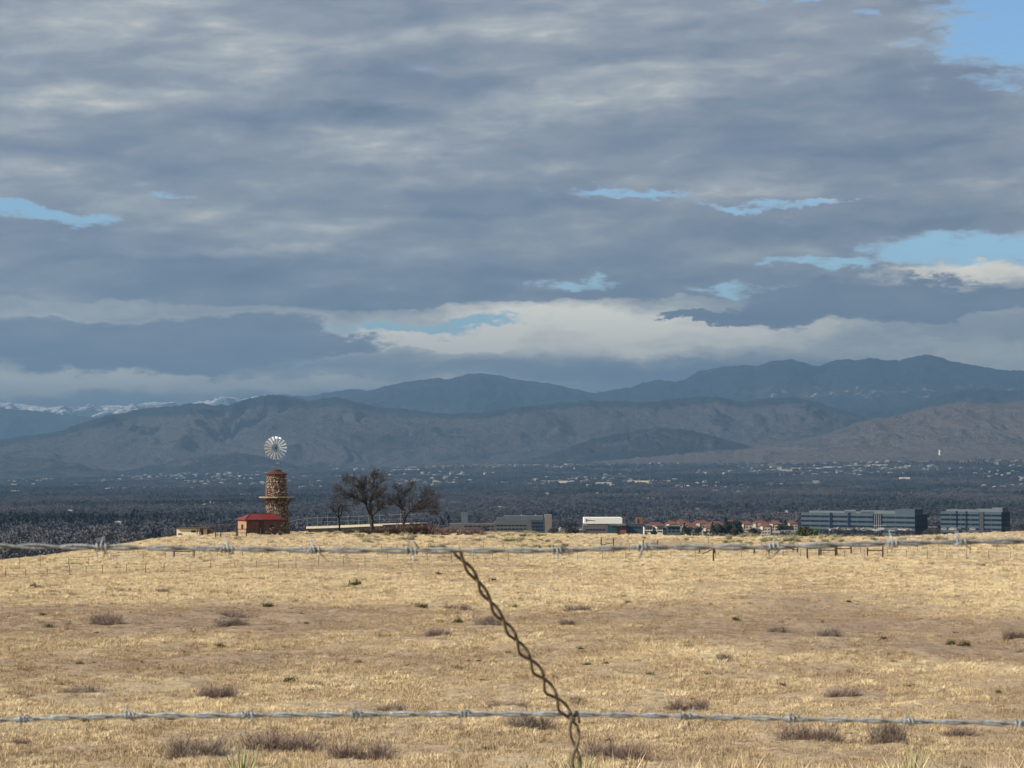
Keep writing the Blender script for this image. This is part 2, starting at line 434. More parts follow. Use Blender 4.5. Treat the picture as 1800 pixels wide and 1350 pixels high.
# colour that follows a per-point value: straw (0 bare soil .. 1 dense pale grass)
def straw_mat(name, instancer):
    m = bpy.data.materials.new(name); m.use_nodes = True; t = NT(m.node_tree); t.n.clear()
    out = t.node('ShaderNodeOutputMaterial'); bs = t.node('ShaderNodeBsdfPrincipled'); t.l.new(bs.outputs[0], out.inputs[0])
    bs.inputs['Roughness'].default_value = 0.9; bs.inputs['Specular IOR Level'].default_value = 0.15
    a = t.node('ShaderNodeAttribute', attribute_name='straw', attribute_type='INSTANCER' if instancer else 'GEOMETRY')
    pos = t.node('ShaderNodeNewGeometry').outputs['Position']
    n1 = t.noise(pos, 0.8, 6, 0.65); n2 = t.noise(pos, 5.0, 5, 0.7)
    v = t.math('ADD', a.outputs['Fac'], t.math('MULTIPLY', t.math('SUBTRACT', n1, 0.5), 0.55))
    v = t.math('ADD', v, t.math('MULTIPLY', t.math('SUBTRACT', n2, 0.5), 0.45), clamp=True)
    if instancer:
        rnd = t.node('ShaderNodeAttribute', attribute_name='tint', attribute_type='INSTANCER').outputs['Fac']
        col = t.ramp(v, [(0.0, (0.33, 0.245, 0.16)), (0.35, (0.45, 0.345, 0.22)), (0.7, (0.64, 0.505, 0.31)), (1.0, (0.80, 0.665, 0.43))])
        col = t.mix(t.math('MULTIPLY', rnd, 0.75), col, (0.20, 0.145, 0.10))
    else:
        col = t.ramp(v, [(0.0, (0.315, 0.232, 0.165)), (0.35, (0.385, 0.288, 0.195)), (0.7, (0.47, 0.365, 0.235)), (1.0, (0.56, 0.455, 0.29))])
        n4 = t.noise(t.vmath('MULTIPLY', pos, (1.0, 0.55, 1.0)), 2.4, 9, 0.80)
        col = t.mix(t.maprange(n4, 0.50, 0.38, 0, 0.70, True), col, (0.16, 0.108, 0.072))
        col = t.mix(t.maprange(n4, 0.54, 0.66, 0, 0.65, True), col, (0.60, 0.48, 0.315))
        n3 = t.noise(pos, 16.0, 6, 0.75)
        col = t.mix(t.maprange(n3, 0.44, 0.36, 0, 0.55, True), col, (0.13, 0.09, 0.06))
        col = t.mix(t.maprange(n3, 0.57, 0.66, 0, 0.6, True), col, (0.55, 0.44, 0.29))
        b = t.node('ShaderNodeBump'); b.inputs['Strength'].default_value = 0.9; b.inputs['Distance'].default_value = 0.15
        t.l.new(n2, b.inputs['Height']); t.l.new(b.outputs[0], bs.inputs['Normal'])
    t.l.new(col, bs.inputs['Base Color'])
    return m
M['soil'] = straw_mat('prairie_soil', False)
M['grass'] = straw_mat('dry_grass_blades', True)

def plain_mat():
    m = bpy.data.materials.new('suburban_plain'); m.use_nodes = True; t = NT(m.node_tree); t.n.clear()
    out = t.node('ShaderNodeOutputMaterial'); bs = t.node('ShaderNodeBsdfPrincipled'); t.l.new(bs.outputs[0], out.inputs[0])
    bs.inputs['Roughness'].default_value = 0.95; bs.inputs['Specular IOR Level'].default_value = 0.1
    a = t.node('ShaderNodeAttribute', attribute_name='open').outputs['Fac']
    pos = t.node('ShaderNodeNewGeometry').outputs['Position']
    n = t.noise(pos, 0.004, 6, 0.65); n2 = t.noise(pos, 0.03, 4, 0.6)
    col = t.ramp(n2, [(0.3, (0.032, 0.034, 0.038)), (0.7, (0.065, 0.062, 0.060))])
    tan = t.ramp(n, [(0.3, (0.11, 0.085, 0.06)), (0.7, (0.24, 0.185, 0.12))])
    f = t.math('ADD', a, t.math('MULTIPLY', t.math('SUBTRACT', n, 0.5), 0.7), clamp=True)
    t.l.new(t.mix(f, col, tan), bs.inputs['Base Color'])
    return m
M['plain'] = plain_mat()

def mountain_mat(name, forest, grass, rock, snow=False, fs=0.0022):
    m = bpy.data.materials.new(name); m.use_nodes = True; t = NT(m.node_tree); t.n.clear()
    out = t.node('ShaderNodeOutputMaterial'); bs = t.node('ShaderNodeBsdfPrincipled'); t.l.new(bs.outputs[0], out.inputs[0])
    bs.inputs['Roughness'].default_value = 0.95; bs.inputs['Specular IOR Level'].default_value = 0.1
    a = t.node('ShaderNodeAttribute', attribute_name='forest').outputs['Fac']
    p = t.node('ShaderNodeAttribute', attribute_name='patch').outputs['Fac']
    pos = t.node('ShaderNodeNewGeometry').outputs['Position']
    n = t.noise(pos, fs, 8, 0.68); n2 = t.noise(pos, fs * 5, 6, 0.7)
    f = t.math('ADD', a, t.math('MULTIPLY', t.math('SUBTRACT', n, 0.5), 1.4))
    f = t.math('ADD', f, t.math('MULTIPLY', t.math('SUBTRACT', n2, 0.5), 0.9))
    col = t.mix(t.maprange(f, 0.35, 0.65, 0, 1, True), grass, forest)
    pf = t.math('ADD', p, t.math('MULTIPLY', t.math('SUBTRACT', n2, 0.5), 1.5))
    col = t.mix(t.maprange(pf, 0.62, 0.80, 0, 0.85, True), col, rock)
    if snow:
        sn = t.node('ShaderNodeAttribute', attribute_name='snow').outputs['Fac']
        sf = t.math('ADD', sn, t.math('MULTIPLY', t.math('SUBTRACT', t.noise(pos, fs * 2.2, 7, 0.7), 0.5), 2.4))
        col = t.mix(t.maprange(sf, 0.42, 0.62, 0, 1, True), col, (0.9, 0.9, 0.92))
    t.l.new(col, bs.inputs['Base Color'])
    b = t.node('ShaderNodeBump'); b.inputs['Strength'].default_value = 1.0; b.inputs['Distance'].default_value = 110
    t.l.new(n2, b.inputs['Height']); t.l.new(b.outputs[0], bs.inputs['Normal'])
    return m


# ------------------------------------------------------------------ prairie and plain
def az_list(dense, n_dense, n_coarse):
    a = np.linspace(-R(dense), R(dense), n_dense)
    b = np.linspace(R(dense), R(360 - dense), n_coarse + 2)[1:-1]
    return np.concatenate([a, b, [R(360 - dense)]])

def straw_level(X, Y):
    """how much pale grass stands on the soil (1 = dense)"""
    rho = np.hypot(X, Y)
    px = 900 + X / np.maximum(Y, 1e-3) / K
    py = 810 - gz(X, Y) / np.maximum(Y, 1e-3) / K
    prof = np.interp(py, [930, 960, 1000, 1040, 1058, 1075, 1105, 1116, 1126, 1150, 1175, 1215, 1250, 1300, 1345, 1400],
                         [.80, .88, .86, .80, .62, .34, .26, .40, .62, .40, .40, .56, .48, .30, .26, .65])
    dy = py - (1135 + np.clip(px - 1200, 0, 900) * 0.055)
    right = sstep(1050, 1300, px)
    ridge = 0.5 * np.exp(-((dy - 12) / 14.0) ** 2) - 0.22 * np.exp(-((dy + 22) / 18.0) ** 2)
    prof = prof + right * ridge + 0.3 * sstep(1450, 1700, px) * np.exp(-((py - 1070) / 22.0) ** 2)
    prof = prof - 0.18 * sstep(1150, 1300, px) * np.exp(-((py - 1050) / 14.0) ** 2) * (1 - sstep(1450, 1600, px))
    n = (fbm(X * 0.05 + 7, Y * 0.022 + 3, 4) - 0.5) * 1.0 + (fbm(X * 0.3 + 1, Y * 0.16 + 5, 4) - 0.5) * 0.75
    s = np.where(Y > 1, prof, 0.6) + n
    return np.clip(s, 0, 1)

AZ = az_list(15, 620, 90)
rh = np.exp(np.concatenate([np.linspace(math.log(0.3), math.log(40), 70)[:-1], np.linspace(math.log(40), math.log(480), 560)[:-1],
                            np.linspace(math.log(480), math.log(900), 60)]))
AA, RR = np.meshgrid(AZ, rh, indexing='ij')
X = RR * np.sin(AA); Y = RR * np.cos(AA); Z = gz(X, Y)
Z = Z + ((vnoise(X * 1.6, Y * 0.9) - 0.5) * 0.12 + (vnoise(X * 0.7 + 5, Y * 0.35 + 5) - 0.5) * 0.14) * np.clip((RR - 6) / 30, 0, 1)
me = grid_mesh('ground', X, Y, Z, {'straw': straw_level(X, Y)})
tag(link_mesh('ground', me, M['soil']), kind='structure')

def open_land(X, Y):
    px = 900 + X / np.maximum(Y, 1e-3) / K; py = 810 - gz(X, Y) / np.maximum(Y, 1e-3) / K
    o = 1.0 * np.exp(-((py - (822 - 14 * sstep(500, 1500, px))) / 8.0) ** 2) * sstep(420, 700, px)
    o = o + 0.6 * np.exp(-((py - 836) / 5.0) ** 2) * sstep(650, 520, px)
    o = o + 0.9 * np.exp(-(((px - 1700) / 130.0) ** 2 + ((py - 904) / 9.0) ** 2))
    o = o + np.where(Y < 1900, 0.55, 0)
    o = o + (fbm(X * 0.0011, Y * 0.0004, 4) - 0.55) * 1.1
    return np.where(Y > 1, np.clip(o, 0, 1), 0.3)
AZ2 = az_list(17, 420, 80)
rh = np.exp(np.linspace(math.log(900), math.log(78000), 260))
AA, RR = np.meshgrid(AZ2, rh, indexing='ij')
X = RR * np.sin(AA); Y = RR * np.cos(AA); Z = gz(X, Y) - 0.4
me = grid_mesh('plain', X, Y, Z, {'open': open_land(X, Y)})
tag(link_mesh('plain', me, M['plain']), kind='structure')


# ------------------------------------------------------------------ mountains: every range a relief of its own depth
def mountain(name, sil, d0, d1, d2, material, relief, fcen, seed, naz=620, nd=120, spur=1.0, patch=None, snow=None, prof=1.0):
    px = np.array([p for p, _ in sil], float); py = np.array([q for _, q in sil], float)
    a0 = math.atan((px[0] - 900) * K); a1 = math.atan((px[-1] - 900) * K)
    az = np.linspace(a0, a1, naz); rr = np.concatenate([np.linspace(d0, d1, nd), np.linspace(d1, d2, 24)[1:]])
    AA, RR = np.meshgrid(az, rr, indexing='ij')
    X = RR * np.sin(AA); Y = RR * np.cos(AA)
    PX = 900 + np.tan(AA) / K
    # smooth silhouette with small teeth
    g = np.linspace(px[0], px[-1], 1500); s_ = np.interp(g, px, py)
    for _ in range(4): s_ = np.convolve(np.pad(s_, 1, mode='edge'), [.25, .5, .25], 'valid')
    top = np.interp(PX, g, s_) + (fbm(PX * 0.045 + seed, PX * 0 + seed, 6, .6) - 0.5) * 7.5 + (fbm(PX * 0.19 + seed, PX * 0 + 3 * seed, 3, .6) - 0.5) * 3.0
    ridgeZ = -(top - 810) * K * d1 * np.cos(AA) + 0
    base = gz(X, Y) - 12
    t = np.clip((RR - d0) / (d1 - d0), 0, 1); t2 = np.clip((RR - d1) / (d2 - d1), 0, 1)
    sc = (d1 - d0)
    wx = X / sc * 3.2 + seed; wy = Y / sc * 2.0 + seed * 1.7
    wx = wx + (fbm(wx * 1.5, wy * 1.5, 3) - 0.5) * 1.1; wy = wy + (fbm(wx * 1.5 + 9, wy * 1.5 + 4, 3) - 0.5) * 1.1
    rg = 0.68 * ridged(wx * spur * 1.5, wy * 1.5, 7, 0.58) + 0.32 * ridged(wx * 5.5 + 3, wy * 3.4 + 8, 5, 0.6); fb = fbm(wx * 2, wy * 2, 5)
    tt = np.clip(t + (fb - 0.5) * 0.45 * t * (1 - t) * 4 * 0.6, 0, 1)
    s = tt ** prof * (1 - 0.0) ; s = s * s * (3 - 2 * s) * 0.55 + s * 0.45
    env = (t * (1 - t) * 4) ** 0.7
    H = np.maximum(ridgeZ - base, 20)
    Z = base + H * s + (rg - 0.62) * relief * H * env * 2.3 * (0.35 + 0.65 * t)
    lim = -(top - 809) * K * RR * np.cos(AA)          # nothing in front may rise over the skyline it leads up to
    Z = np.where(RR < d1, np.minimum(Z, lim - 3), Z)
    Z = np.where(RR >= d1, (base + H) * (1 - t2) + base * t2 - 10 * t2, Z)
    edge = sstep(0, 0.03, (AA - a0) / (a1 - a0)) * sstep(0, 0.03, (a1 - AA) / (a1 - a0))
    Z = base + (Z - base) * edge
    hh = (Z - base) / np.maximum(H, 1)
    forest = fcen(PX, 810 - Z / (Y * K), hh) + (rg - 0.6) * 0.7
    at_ = {'forest': forest, 'patch': np.zeros_like(Z) if patch is None else patch(PX, 810 - Z / (Y * K), hh)}
    if snow is not None: at_['snow'] = snow(PX, 810 - Z / (Y * K), hh)
    me = grid_mesh(name, X, Y, Z, at_)
    o = link_mesh(name, me, material); tag(o, kind='structure')
    return o

mm_snow = mountain_mat('snow_peak_rock', (0.05, 0.07, 0.09), (0.10, 0.11, 0.12), (0.3, 0.3, 0.3), True, 0.0009)
mm_far = mountain_mat('far_forested_rock', (0.014, 0.028, 0.038), (0.048, 0.056, 0.062), (0.34, 0.29, 0.23), False, 0.0012)
mm_mid = mountain_mat('foothill_scrub', (0.020, 0.028, 0.034), (0.078, 0.070, 0.070), (0.19, 0.15, 0.115), False, 0.0016)
mm_tan = mountain_mat('tan_grass_slope', (0.070, 0.068, 0.068), (0.125, 0.106, 0.094), (0.30, 0.225, 0.155), False, 0.0018)

mountain('snow_mountains', [(-900, 722), (-300, 716), (-60, 704), (0, 706), (40, 712), (100, 716), (160, 712), (200, 714), (250, 708), (290, 705),
                            (320, 711), (360, 704), (392, 697), (425, 699), (470, 694), (520, 700), (620, 700), (900, 704), (1400, 700), (2600, 700)],
         43500, 50000, 53000, mm_snow, 0.5, lambda px, py, h: 0.62 - 0.2 * h, 3.1,
         snow=lambda px, py, h: np.interp(py, [700, 712, 722, 734, 750], [.62, .60, .46, .25, .1]))
mountain('blue_mountains', [(-900, 726), (-300, 722), (-60, 716), (0, 717), (60, 722), (120, 730), (180, 733), (260, 742), (360, 735), (430, 715), (490, 693), (540, 696),
                            (585, 688), (625, 684), (662, 688), (700, 684), (900, 690), (1300, 690), (2600, 700)],
         37500, 41500, 43500, mm_far, 0.35, lambda px, py, h: 0.80, 8.3)
mountain('far_mountains', [(-900, 800), (300, 790), (470, 735), (560, 712), (640, 692), (690, 674), (740, 668), (765, 664), (790, 665), (820, 658), (850, 656), (880, 660),
                           (900, 666), (930, 668), (970, 674), (1010, 684), (1045, 693), (1070, 686), (1105, 683), (1130, 672), (1155, 666), (1180, 671),
                           (1205, 668), (1228, 654), (1260, 647), (1300, 641), (1335, 643), (1355, 635), (1385, 630), (1410, 637), (1440, 643),
                           (1455, 636), (1478, 630), (1510, 633), (1532, 628), (1560, 635), (1590, 631), (1628, 622), (1660, 630), (1700, 641),
                           (1740, 648), (1800, 652), (1900, 650), (2100, 664), (2600, 690)],
         27500, 37000, 40500, mm_far, 0.42, lambda px, py, h: 0.55 + 0.55 * sstep(0.55, 0.85, h), 5.7,
         patch=lambda px, py, h: 0.60 * sstep(1180, 1360, px) * np.exp(-((py - 690) / 24.0) ** 2)
         + 0.25 * np.exp(-(((px - 1690) / 70.0) ** 2 + ((py - 664) / 10.0) ** 2)), nd=150)
mountain('dark_hills', [(1150, 800), (1300, 760), (1420, 735), (1500, 722), (1560, 722), (1620, 708), (1660, 694), (1700, 684), (1735, 682), (1770, 688), (1800, 682), (1900, 676), (2600, 690)],
         23500, 27000, 29000, mm_far, 0.4, lambda px, py, h: 0.62, 2.2, naz=300, nd=70)
mountain('foothills', [(-900, 792), (-300, 788), (-60, 780), (0, 772), (60, 764), (110, 756), (150, 742), (190, 730), (235, 722), (270, 716), (310, 713), (345, 708), (375, 713), (405, 712),
                       (430, 702), (450, 697), (475, 694), (505, 697), (535, 704), (565, 702), (592, 697), (618, 706), (660, 714), (700, 718), (750, 723),
                       (800, 727), (850, 724), (900, 716), (950, 711), (1000, 707), (1060, 704), (1110, 706), (1160, 704), (1200, 701), (1235, 697),
                       (1262, 697), (1300, 706), (1335, 703), (1370, 698), (1410, 700), (1450, 710), (1490, 722), (1540, 742), (1650, 762), (1800, 768), (2600, 772)],
         18500, 24500, 27000, mm_mid, 0.55, lambda px, py, h: 0.26 + 0.75 * sstep(0.72, 0.98, h) + 0.1 * sstep(0.3, 0, h), 6.4, naz=800, nd=170,
         patch=lambda px, py, h: 0.6 * np.exp(-(((px - 330) / 60.0) ** 2 + ((py - 752) / 9.0) ** 2)) + 0.42 * np.exp(-(((px - 700) / 420.0) ** 2 + ((py - 775) / 22.0) ** 2)) + 0.28 * np.exp(-((py - 800) / 18.0) ** 2) * sstep(950, 1150, px))
mountain('low_hogback', [(900, 812), (960, 800), (1000, 786), (1040, 772), (1080, 764), (1120, 756), (1160, 751), (1200, 753), (1250, 766), (1300, 780), (1360, 796), (1420, 812)],
         17400, 18900, 20000, mm_mid, 0.3, lambda px, py, h: 0.58, 1.2, naz=220, nd=50)
mountain('dark_hogback', [(120, 846), (250, 822), (330, 806), (400, 796), (440, 799), (500, 812), (545, 828), (600, 842)],
         17000, 18600, 19800, mm_mid, 0.3, lambda px, py, h: 0.62, 4.2, naz=260, nd=50)
mountain('left_hogback', [(-900, 800), (-200, 800), (0, 800), (90, 806), (170, 822), (260, 838), (330, 846)],
         16800, 18400, 19700, mm_mid, 0.3, lambda px, py, h: 0.40, 9.9, naz=220, nd=50)
mountain('tan_hills', [(980, 815), (1100, 803), (1200, 795), (1300, 787), (1400, 776), (1450, 764), (1500, 746), (1540, 737), (1580, 731), (1620, 718), (1660, 710), (1700, 707), (1760, 708), (1800, 703), (1900, 696), (2200, 700), (2600, 712)],
         15200, 19000, 21000, mm_tan, 0.42, lambda px, py, h: 0.30, 7.7, naz=360, nd=90,
         patch=lambda px, py, h: 0.55 * np.exp(-(((px - 1530) / 130.0) ** 2 + ((py - 752) / 11.0) ** 2)) + 0.30 * np.exp(-((py - 772) / 9.0) ** 2))


# ------------------------------------------------------------------ scatter by geometry nodes: points carry rot, scale, values
def scatter(name, pts, rotz, scl, attrs, protos, mats, kind='stuff', parent=None):
    """protos: list of meshes; attribute 'pick' chooses one"""
    me = bpy.data.meshes.new(name); n = len(pts)
    me.vertices.add(n); me.vertices.foreach_set('co', np.asarray(pts, np.float32).ravel()); me.update()
    def fa(nm, v, ty='FLOAT'):
        a = me.attributes.new(nm, ty, 'POINT')
        a.data.foreach_set('vector' if ty == 'FLOAT_VECTOR' else 'value', np.asarray(v, np.float32 if ty != 'INT' else np.int32).ravel())
    fa('rotv', np.stack([np.zeros(n), np.zeros(n), rotz], -1), 'FLOAT_VECTOR')
    fa('sclv', scl, 'FLOAT_VECTOR')
    for k_, v in attrs.items(): fa(k_, v, 'INT' if k_ == 'pick' else 'FLOAT')
    for m_ in mats: me.materials.append(m_)
    o = bpy.data.objects.new(name, me); COL.objects.link(o)
    ng = bpy.data.node_groups.new(name + '_scatter', 'GeometryNodeTree')
    ng.interface.new_socket('Geometry', in_out='INPUT', socket_type='NodeSocketGeometry')
    ng.interface.new_socket('Geometry', in_out='OUTPUT', socket_type='NodeSocketGeometry')
    N, L = ng.nodes, ng.links
    gi = N.new('NodeGroupInput'); go = N.new('NodeGroupOutput')
    ga = []
    for nm, ty in (('rotv', 'FLOAT_VECTOR'), ('sclv', 'FLOAT_VECTOR'), ('pick', 'INT')):
        q = N.new('GeometryNodeInputNamedAttribute'); q.data_type = ty; q.inputs['Name'].default_value = nm
        ga.append([s_ for s_ in q.outputs if s_.enabled and s_.name == 'Attribute'][0])
    pool = N.new('GeometryNodeGeometryToInstance')
    objs = []
    for i, pm in reversed(list(enumerate(protos))):
        # prototypes live in no collection: they are only reached through this object
        po = bpy.data.objects.new(name + '_kind', pm)
        oi = N.new('GeometryNodeObjectInfo'); oi.inputs['Object'].default_value = po
        oi.inputs['As Instance'].default_value = False
        L.new(oi.outputs['Geometry'], pool.inputs[0]); objs.append(po)
    # separate instances per prototype keeps the picking simple and robust
    N.remove(pool)
    join = N.new('GeometryNodeJoinGeometry')
    ois = [nd for nd in N if nd.bl_idname == 'GeometryNodeObjectInfo']
    for oi in ois:
        i = protos.index(oi.inputs['Object'].default_value.data)
        cmp_ = N.new('FunctionNodeCompare'); cmp_.data_type = 'INT'; cmp_.operation = 'EQUAL'
        ia = [s_ for s_ in cmp_.inputs if s_.enabled and s_.type == 'INT']
        L.new(ga[2], ia[0]); ia[1].default_value = i
        ip = N.new('GeometryNodeInstanceOnPoints')
        L.new(gi.outputs[0], ip.inputs['Points']); L.new(cmp_.outputs[0], ip.inputs['Selection'])
        L.new(oi.outputs['Geometry'], ip.inputs['Instance'])
        e2r = N.new('FunctionNodeEulerToRotation'); L.new(ga[0], e2r.inputs[0]); L.new(e2r.outputs[0], ip.inputs['Rotation'])
        L.new(ga[1], ip.inputs['Scale'])
        L.new(ip.outputs[0], join.inputs[0])
    L.new(join.outputs[0], go.inputs[0])
    md = o.modifiers.new('scatter', 'NODES'); md.node_group = ng
    tag(o, kind=kind)
    return o

def tuft_mesh(name, blades, h, spread, wd, seed, material, bend=0.5):
    rn = random.Random(seed); vs = []; fs = []
    for _ in range(blades):
        a = rn.uniform(0, 2 * math.pi); r0 = spread * rn.random() ** 0.6 * 0.6
        bx, by = r0 * math.cos(a), r0 * math.sin(a)
        a2 = a + rn.gauss(0, 0.8); lean = rn.uniform(0.1, 1.0) * bend * h; hh = h * rn.uniform(0.45, 1.0)
        w2 = wd * rn.uniform(0.6, 1.2) / 2; pa = rn.uniform(0, math.pi)
        sx, sy = w2 * math.cos(pa), w2 * math.sin(pa); ex, ey = math.cos(a2), math.sin(a2); b = len(vs)
        vs += [(bx - sx, by - sy, -0.03), (bx + sx, by + sy, -0.03),
               (bx + ex * lean * .35 + sx * .8, by + ey * lean * .35 + sy * .8, hh * .6), (bx + ex * lean * .35 - sx * .8, by + ey * lean * .35 - sy * .8, hh * .6),
               (bx + ex * lean, by + ey * lean, hh)]
        fs += [(b, b + 1, b + 2, b + 3), (b + 3, b + 2, b + 4)]
    me = bpy.data.meshes.new(name); me.from_pydata(vs, [], fs); me.update(); me.materials.append(material); return me

# dry grass over the prairie, denser where the sward is pale
tufts = [tuft_mesh('grass_tuft', 16, 0.16, 0.22, 0.012, 1, M['grass']), tuft_mesh('grass_tuft', 22, 0.11, 0.30, 0.016, 2, M['grass'], 0.8),
         tuft_mesh('grass_tuft', 12, 0.22, 0.14, 0.010, 3, M['grass'], 0.4), tuft_mesh('grass_tuft', 18, 0.08, 0.34, 0.020, 4, M['grass'], 1.2)]
def polar_points(n, d0, d1, halfaz, power=1.0):
    """power 1 = even per unit area; 0 = even per log distance"""
    u = RNG.random(n)
    rr = np.sqrt(d0 ** 2 + u * (d1 ** 2 - d0 ** 2)) if power == 1 else d0 * (d1 / d0) ** u
    if power == 0.5: rr = d0 + u * (d1 - d0)
    aa = RNG.uniform(-halfaz, halfaz, n)
    return rr * np.sin(aa), rr * np.cos(aa)
bunches = [tuft_mesh('grass_bunch', 60, 0.24, 0.34, 0.022, 11 + q, M['grass'], 0.9) for q in range(3)]
gx1, gy1 = polar_points(150000, 38, 300, R(13), 0.5)
gx4, gy4 = polar_points(150000, 40, 150, R(13), 0.5)
gx1 = np.concatenate([gx1, gx4]); gy1 = np.concatenate([gy1, gy4])
gx3, gy3 = polar_points(9000, 8, 24, R(17), 0.5)
bx1, by1 = polar_points(120000, 45, 480, R(13), 0.5)
bx2, by2 = polar_points(16000, 480, 780, R(13), 0.5)
nb_ = len(bx1) + len(bx2)
GX = np.concatenate([bx1, bx2, gx1, gx3]); GY = np.concatenate([by1, by2, gy1, gy3])
isb = np.arange(len(GX)) < nb_
sl = straw_level(GX, GY)
cluster = vnoise(GX * 1.1 + 3, GY * 0.55 + 8)
keep = np.where(isb, RNG.random(len(GX)) < np.clip((0.03 + 0.75 * sl) * sstep(0.35, 0.75, cluster) * 1.3, 0, 1), RNG.random(len(GX)) < (0.30 + 0.7 * sl))
GX, GY, sl, isb = GX[keep], GY[keep], sl[keep], isb[keep]
GR = np.hypot(GX, GY); gs = (0.55 + 0.6 * sl) * RNG.uniform(0.5, 1.35, len(GX)) * np.where(isb, np.interp(GR, [45, 120, 250, 480], [0.55, 0.85, 1.1, 1.45]), np.interp(GR, [20, 45, 120, 300], [1.0, 0.7, 1.0, 1.5]))
zs = gs * np.where(isb, 0.9, np.interp(GR, [20, 60, 200, 400], [1.0, 0.8, 0.75, 0.7]))
GZ = gz(GX, GY)
scatter('dry_grass', np.stack([GX, GY, GZ], -1), RNG.uniform(0, 6.28, len(GX)), np.stack([gs, gs, zs], -1),
        {'straw': np.clip(sl + np.where(isb, 0.22, -0.12), 0, 1), 'tint': RNG.random(len(GX)) ** 2, 'pick': np.where(isb, 4 + RNG.integers(0, 3, len(GX)), RNG.integers(0, 4, len(GX)))},
        tufts + bunches, [M['grass']])

# seed stalks on the near brow
tall = [tuft_mesh('grass_stalks', 9, 0.34, 0.12, 0.005, 21, M['grass'], 0.35), tuft_mesh('grass_stalks', 14, 0.26, 0.16, 0.006, 22, M['grass'], 0.5)]
sx_, sy_ = polar_points(1500, 9, 16.5, R(15), 1)
pxs = 900 + sx_ / sy_ / K
dn = np.interp(pxs, [-200, 500, 700, 760, 1050, 1130, 1250, 1500, 1700, 2000], [.25, .25, .10, .5, .5, .2, .5, 1, 1, 1])
kp = RNG.random(len(sx_)) < dn; sx_, sy_ = sx_[kp], sy_[kp]
ss = RNG.uniform(0.5, 1.05, len(sx_))
scatter('tall_dry_grass', np.stack([sx_, sy_, gz(sx_, sy_)], -1), RNG.uniform(0, 6.28, len(sx_)), np.stack([ss, ss, ss], -1),
        {'straw': RNG.uniform(0.5, 1, len(sx_)), 'tint': RNG.random(len(sx_)) ** 2, 'pick': RNG.integers(0, 2, len(sx_))}, tall, [M['grass']])


# ------------------------------------------------------------------ trees of the suburbs: a grey leafless canopy, too many to count
def crown_mesh(name, seed, h, r_, dabs, size, material, cone=False):
    rn = random.Random(seed); vs = []; fs = []
    lobes = [(rn.uniform(-.5, .5) * r_, rn.uniform(-.5, .5) * r_, h * rn.uniform(.45, .75), r_ * rn.uniform(.45, .7)) for _ in range(5)]
    for i in range(dabs):
        if cone:
            t = rn.random() ** 1.3; a = rn.uniform(0, 6.28); q = r_ * (1 - t) * rn.uniform(.5, 1)
            c = Vector((q * math.cos(a), q * math.sin(a), h * (0.08 + .92 * t)))
        else:
            L_ = lobes[i % 5]; v = Vector((rn.gauss(0, 1), rn.gauss(0, 1), rn.gauss(0, .7))).normalized() * L_[3] * rn.uniform(.6, 1)
            c = Vector((L_[0], L_[1], L_[2])) + v
            if c.z < h * .15: c.z = h * .15 + rn.random()
        n = Vector((rn.gauss(0, 1), rn.gauss(0, 1), rn.gauss(0, 1))).normalized(); s = n.orthogonal().normalized() * size * rn.uniform(.5, 1.2)
        u = n.cross(s.normalized()) * size * rn.uniform(.5, 1.2); b = len(vs)
        vs += [tuple(c - s - u * .5), tuple(c + s * .8 - u), tuple(c + u + s * .3)]; fs.append((b, b + 1, b + 2))
    b = len(vs); q = 0.03 * h
    vs += [(q, 0, 0), (-q * .5, q * .8, 0), (-q * .5, -q * .8, 0), (0, 0, h * .6)]; fs += [(b, b + 1, b + 3), (b + 1, b + 2, b + 3), (b + 2, b, b + 3)]
    me = bpy.data.meshes.new(name); me.from_pydata(vs, [], fs); me.update(); me.materials.append(material); return me

def canopy_mat():
    m = bpy.data.materials.new('winter_canopy'); m.use_nodes = True; t = NT(m.node_tree); t.n.clear()
    out = t.node('ShaderNodeOutputMaterial'); bs = t.node('ShaderNodeBsdfPrincipled'); t.l.new(bs.outputs[0], out.inputs[0])
    bs.inputs['Roughness'].default_value = 0.95; bs.inputs['Specular IOR Level'].default_value = 0.1
    r_ = t.node('ShaderNodeAttribute', attribute_name='tint', attribute_type='INSTANCER').outputs['Fac']
    t.l.new(t.ramp(r_, [(0.0, (0.026, 0.038, 0.044)), (0.2, (0.042, 0.051, 0.066)), (0.6, (0.062, 0.070, 0.089)), (1.0, (0.098, 0.096, 0.106))]), bs.inputs['Base Color'])
    return m
M['canopy'] = canopy_mat()
crowns = [crown_mesh('crown', 1, 9, 6.2, 380, .62, M['canopy']), crown_mesh('crown', 2, 8, 7, 400, .66, M['canopy']),
          crown_mesh('crown', 3, 12, 3.2, 110, 1.2, M['canopy'], True), crown_mesh('crown', 4, 11, 8, 420, .75, M['canopy'])]
cx1, cy1 = polar_points(21000, 1250, 5500, R(14), 0.5)
cx2, cy2 = polar_points(62000, 5500, 18500, R(14), 0.5)
CX = np.concatenate([cx1, cx2]); CY = np.concatenate([cy1, cy2])
op = open_land(CX, CY); clump = fbm(CX * 0.006, CY * 0.0025, 4)
kp = RNG.random(len(CX)) < np.clip(1.15 - op * 1.5, 0.02, 1) * sstep(0.34, 0.52, clump + 0.06)
pxc = 900 + CX / CY / K; kp = kp & ((CY > 2480) | (pxc < 300) | ((pxc < 790) & (CY > 1950)))
CX, CY, clump = CX[kp], CY[kp], clump[kp]; CR = np.hypot(CX, CY)
cs = RNG.uniform(0.6, 1.35, len(CX)) * np.interp(CR, [2000, 5000, 9000, 18000], [1.0, 1.1, 1.5, 2.1]); ch = cs * np.interp(CR, [2000, 6000, 18000], [1, .85, .55])
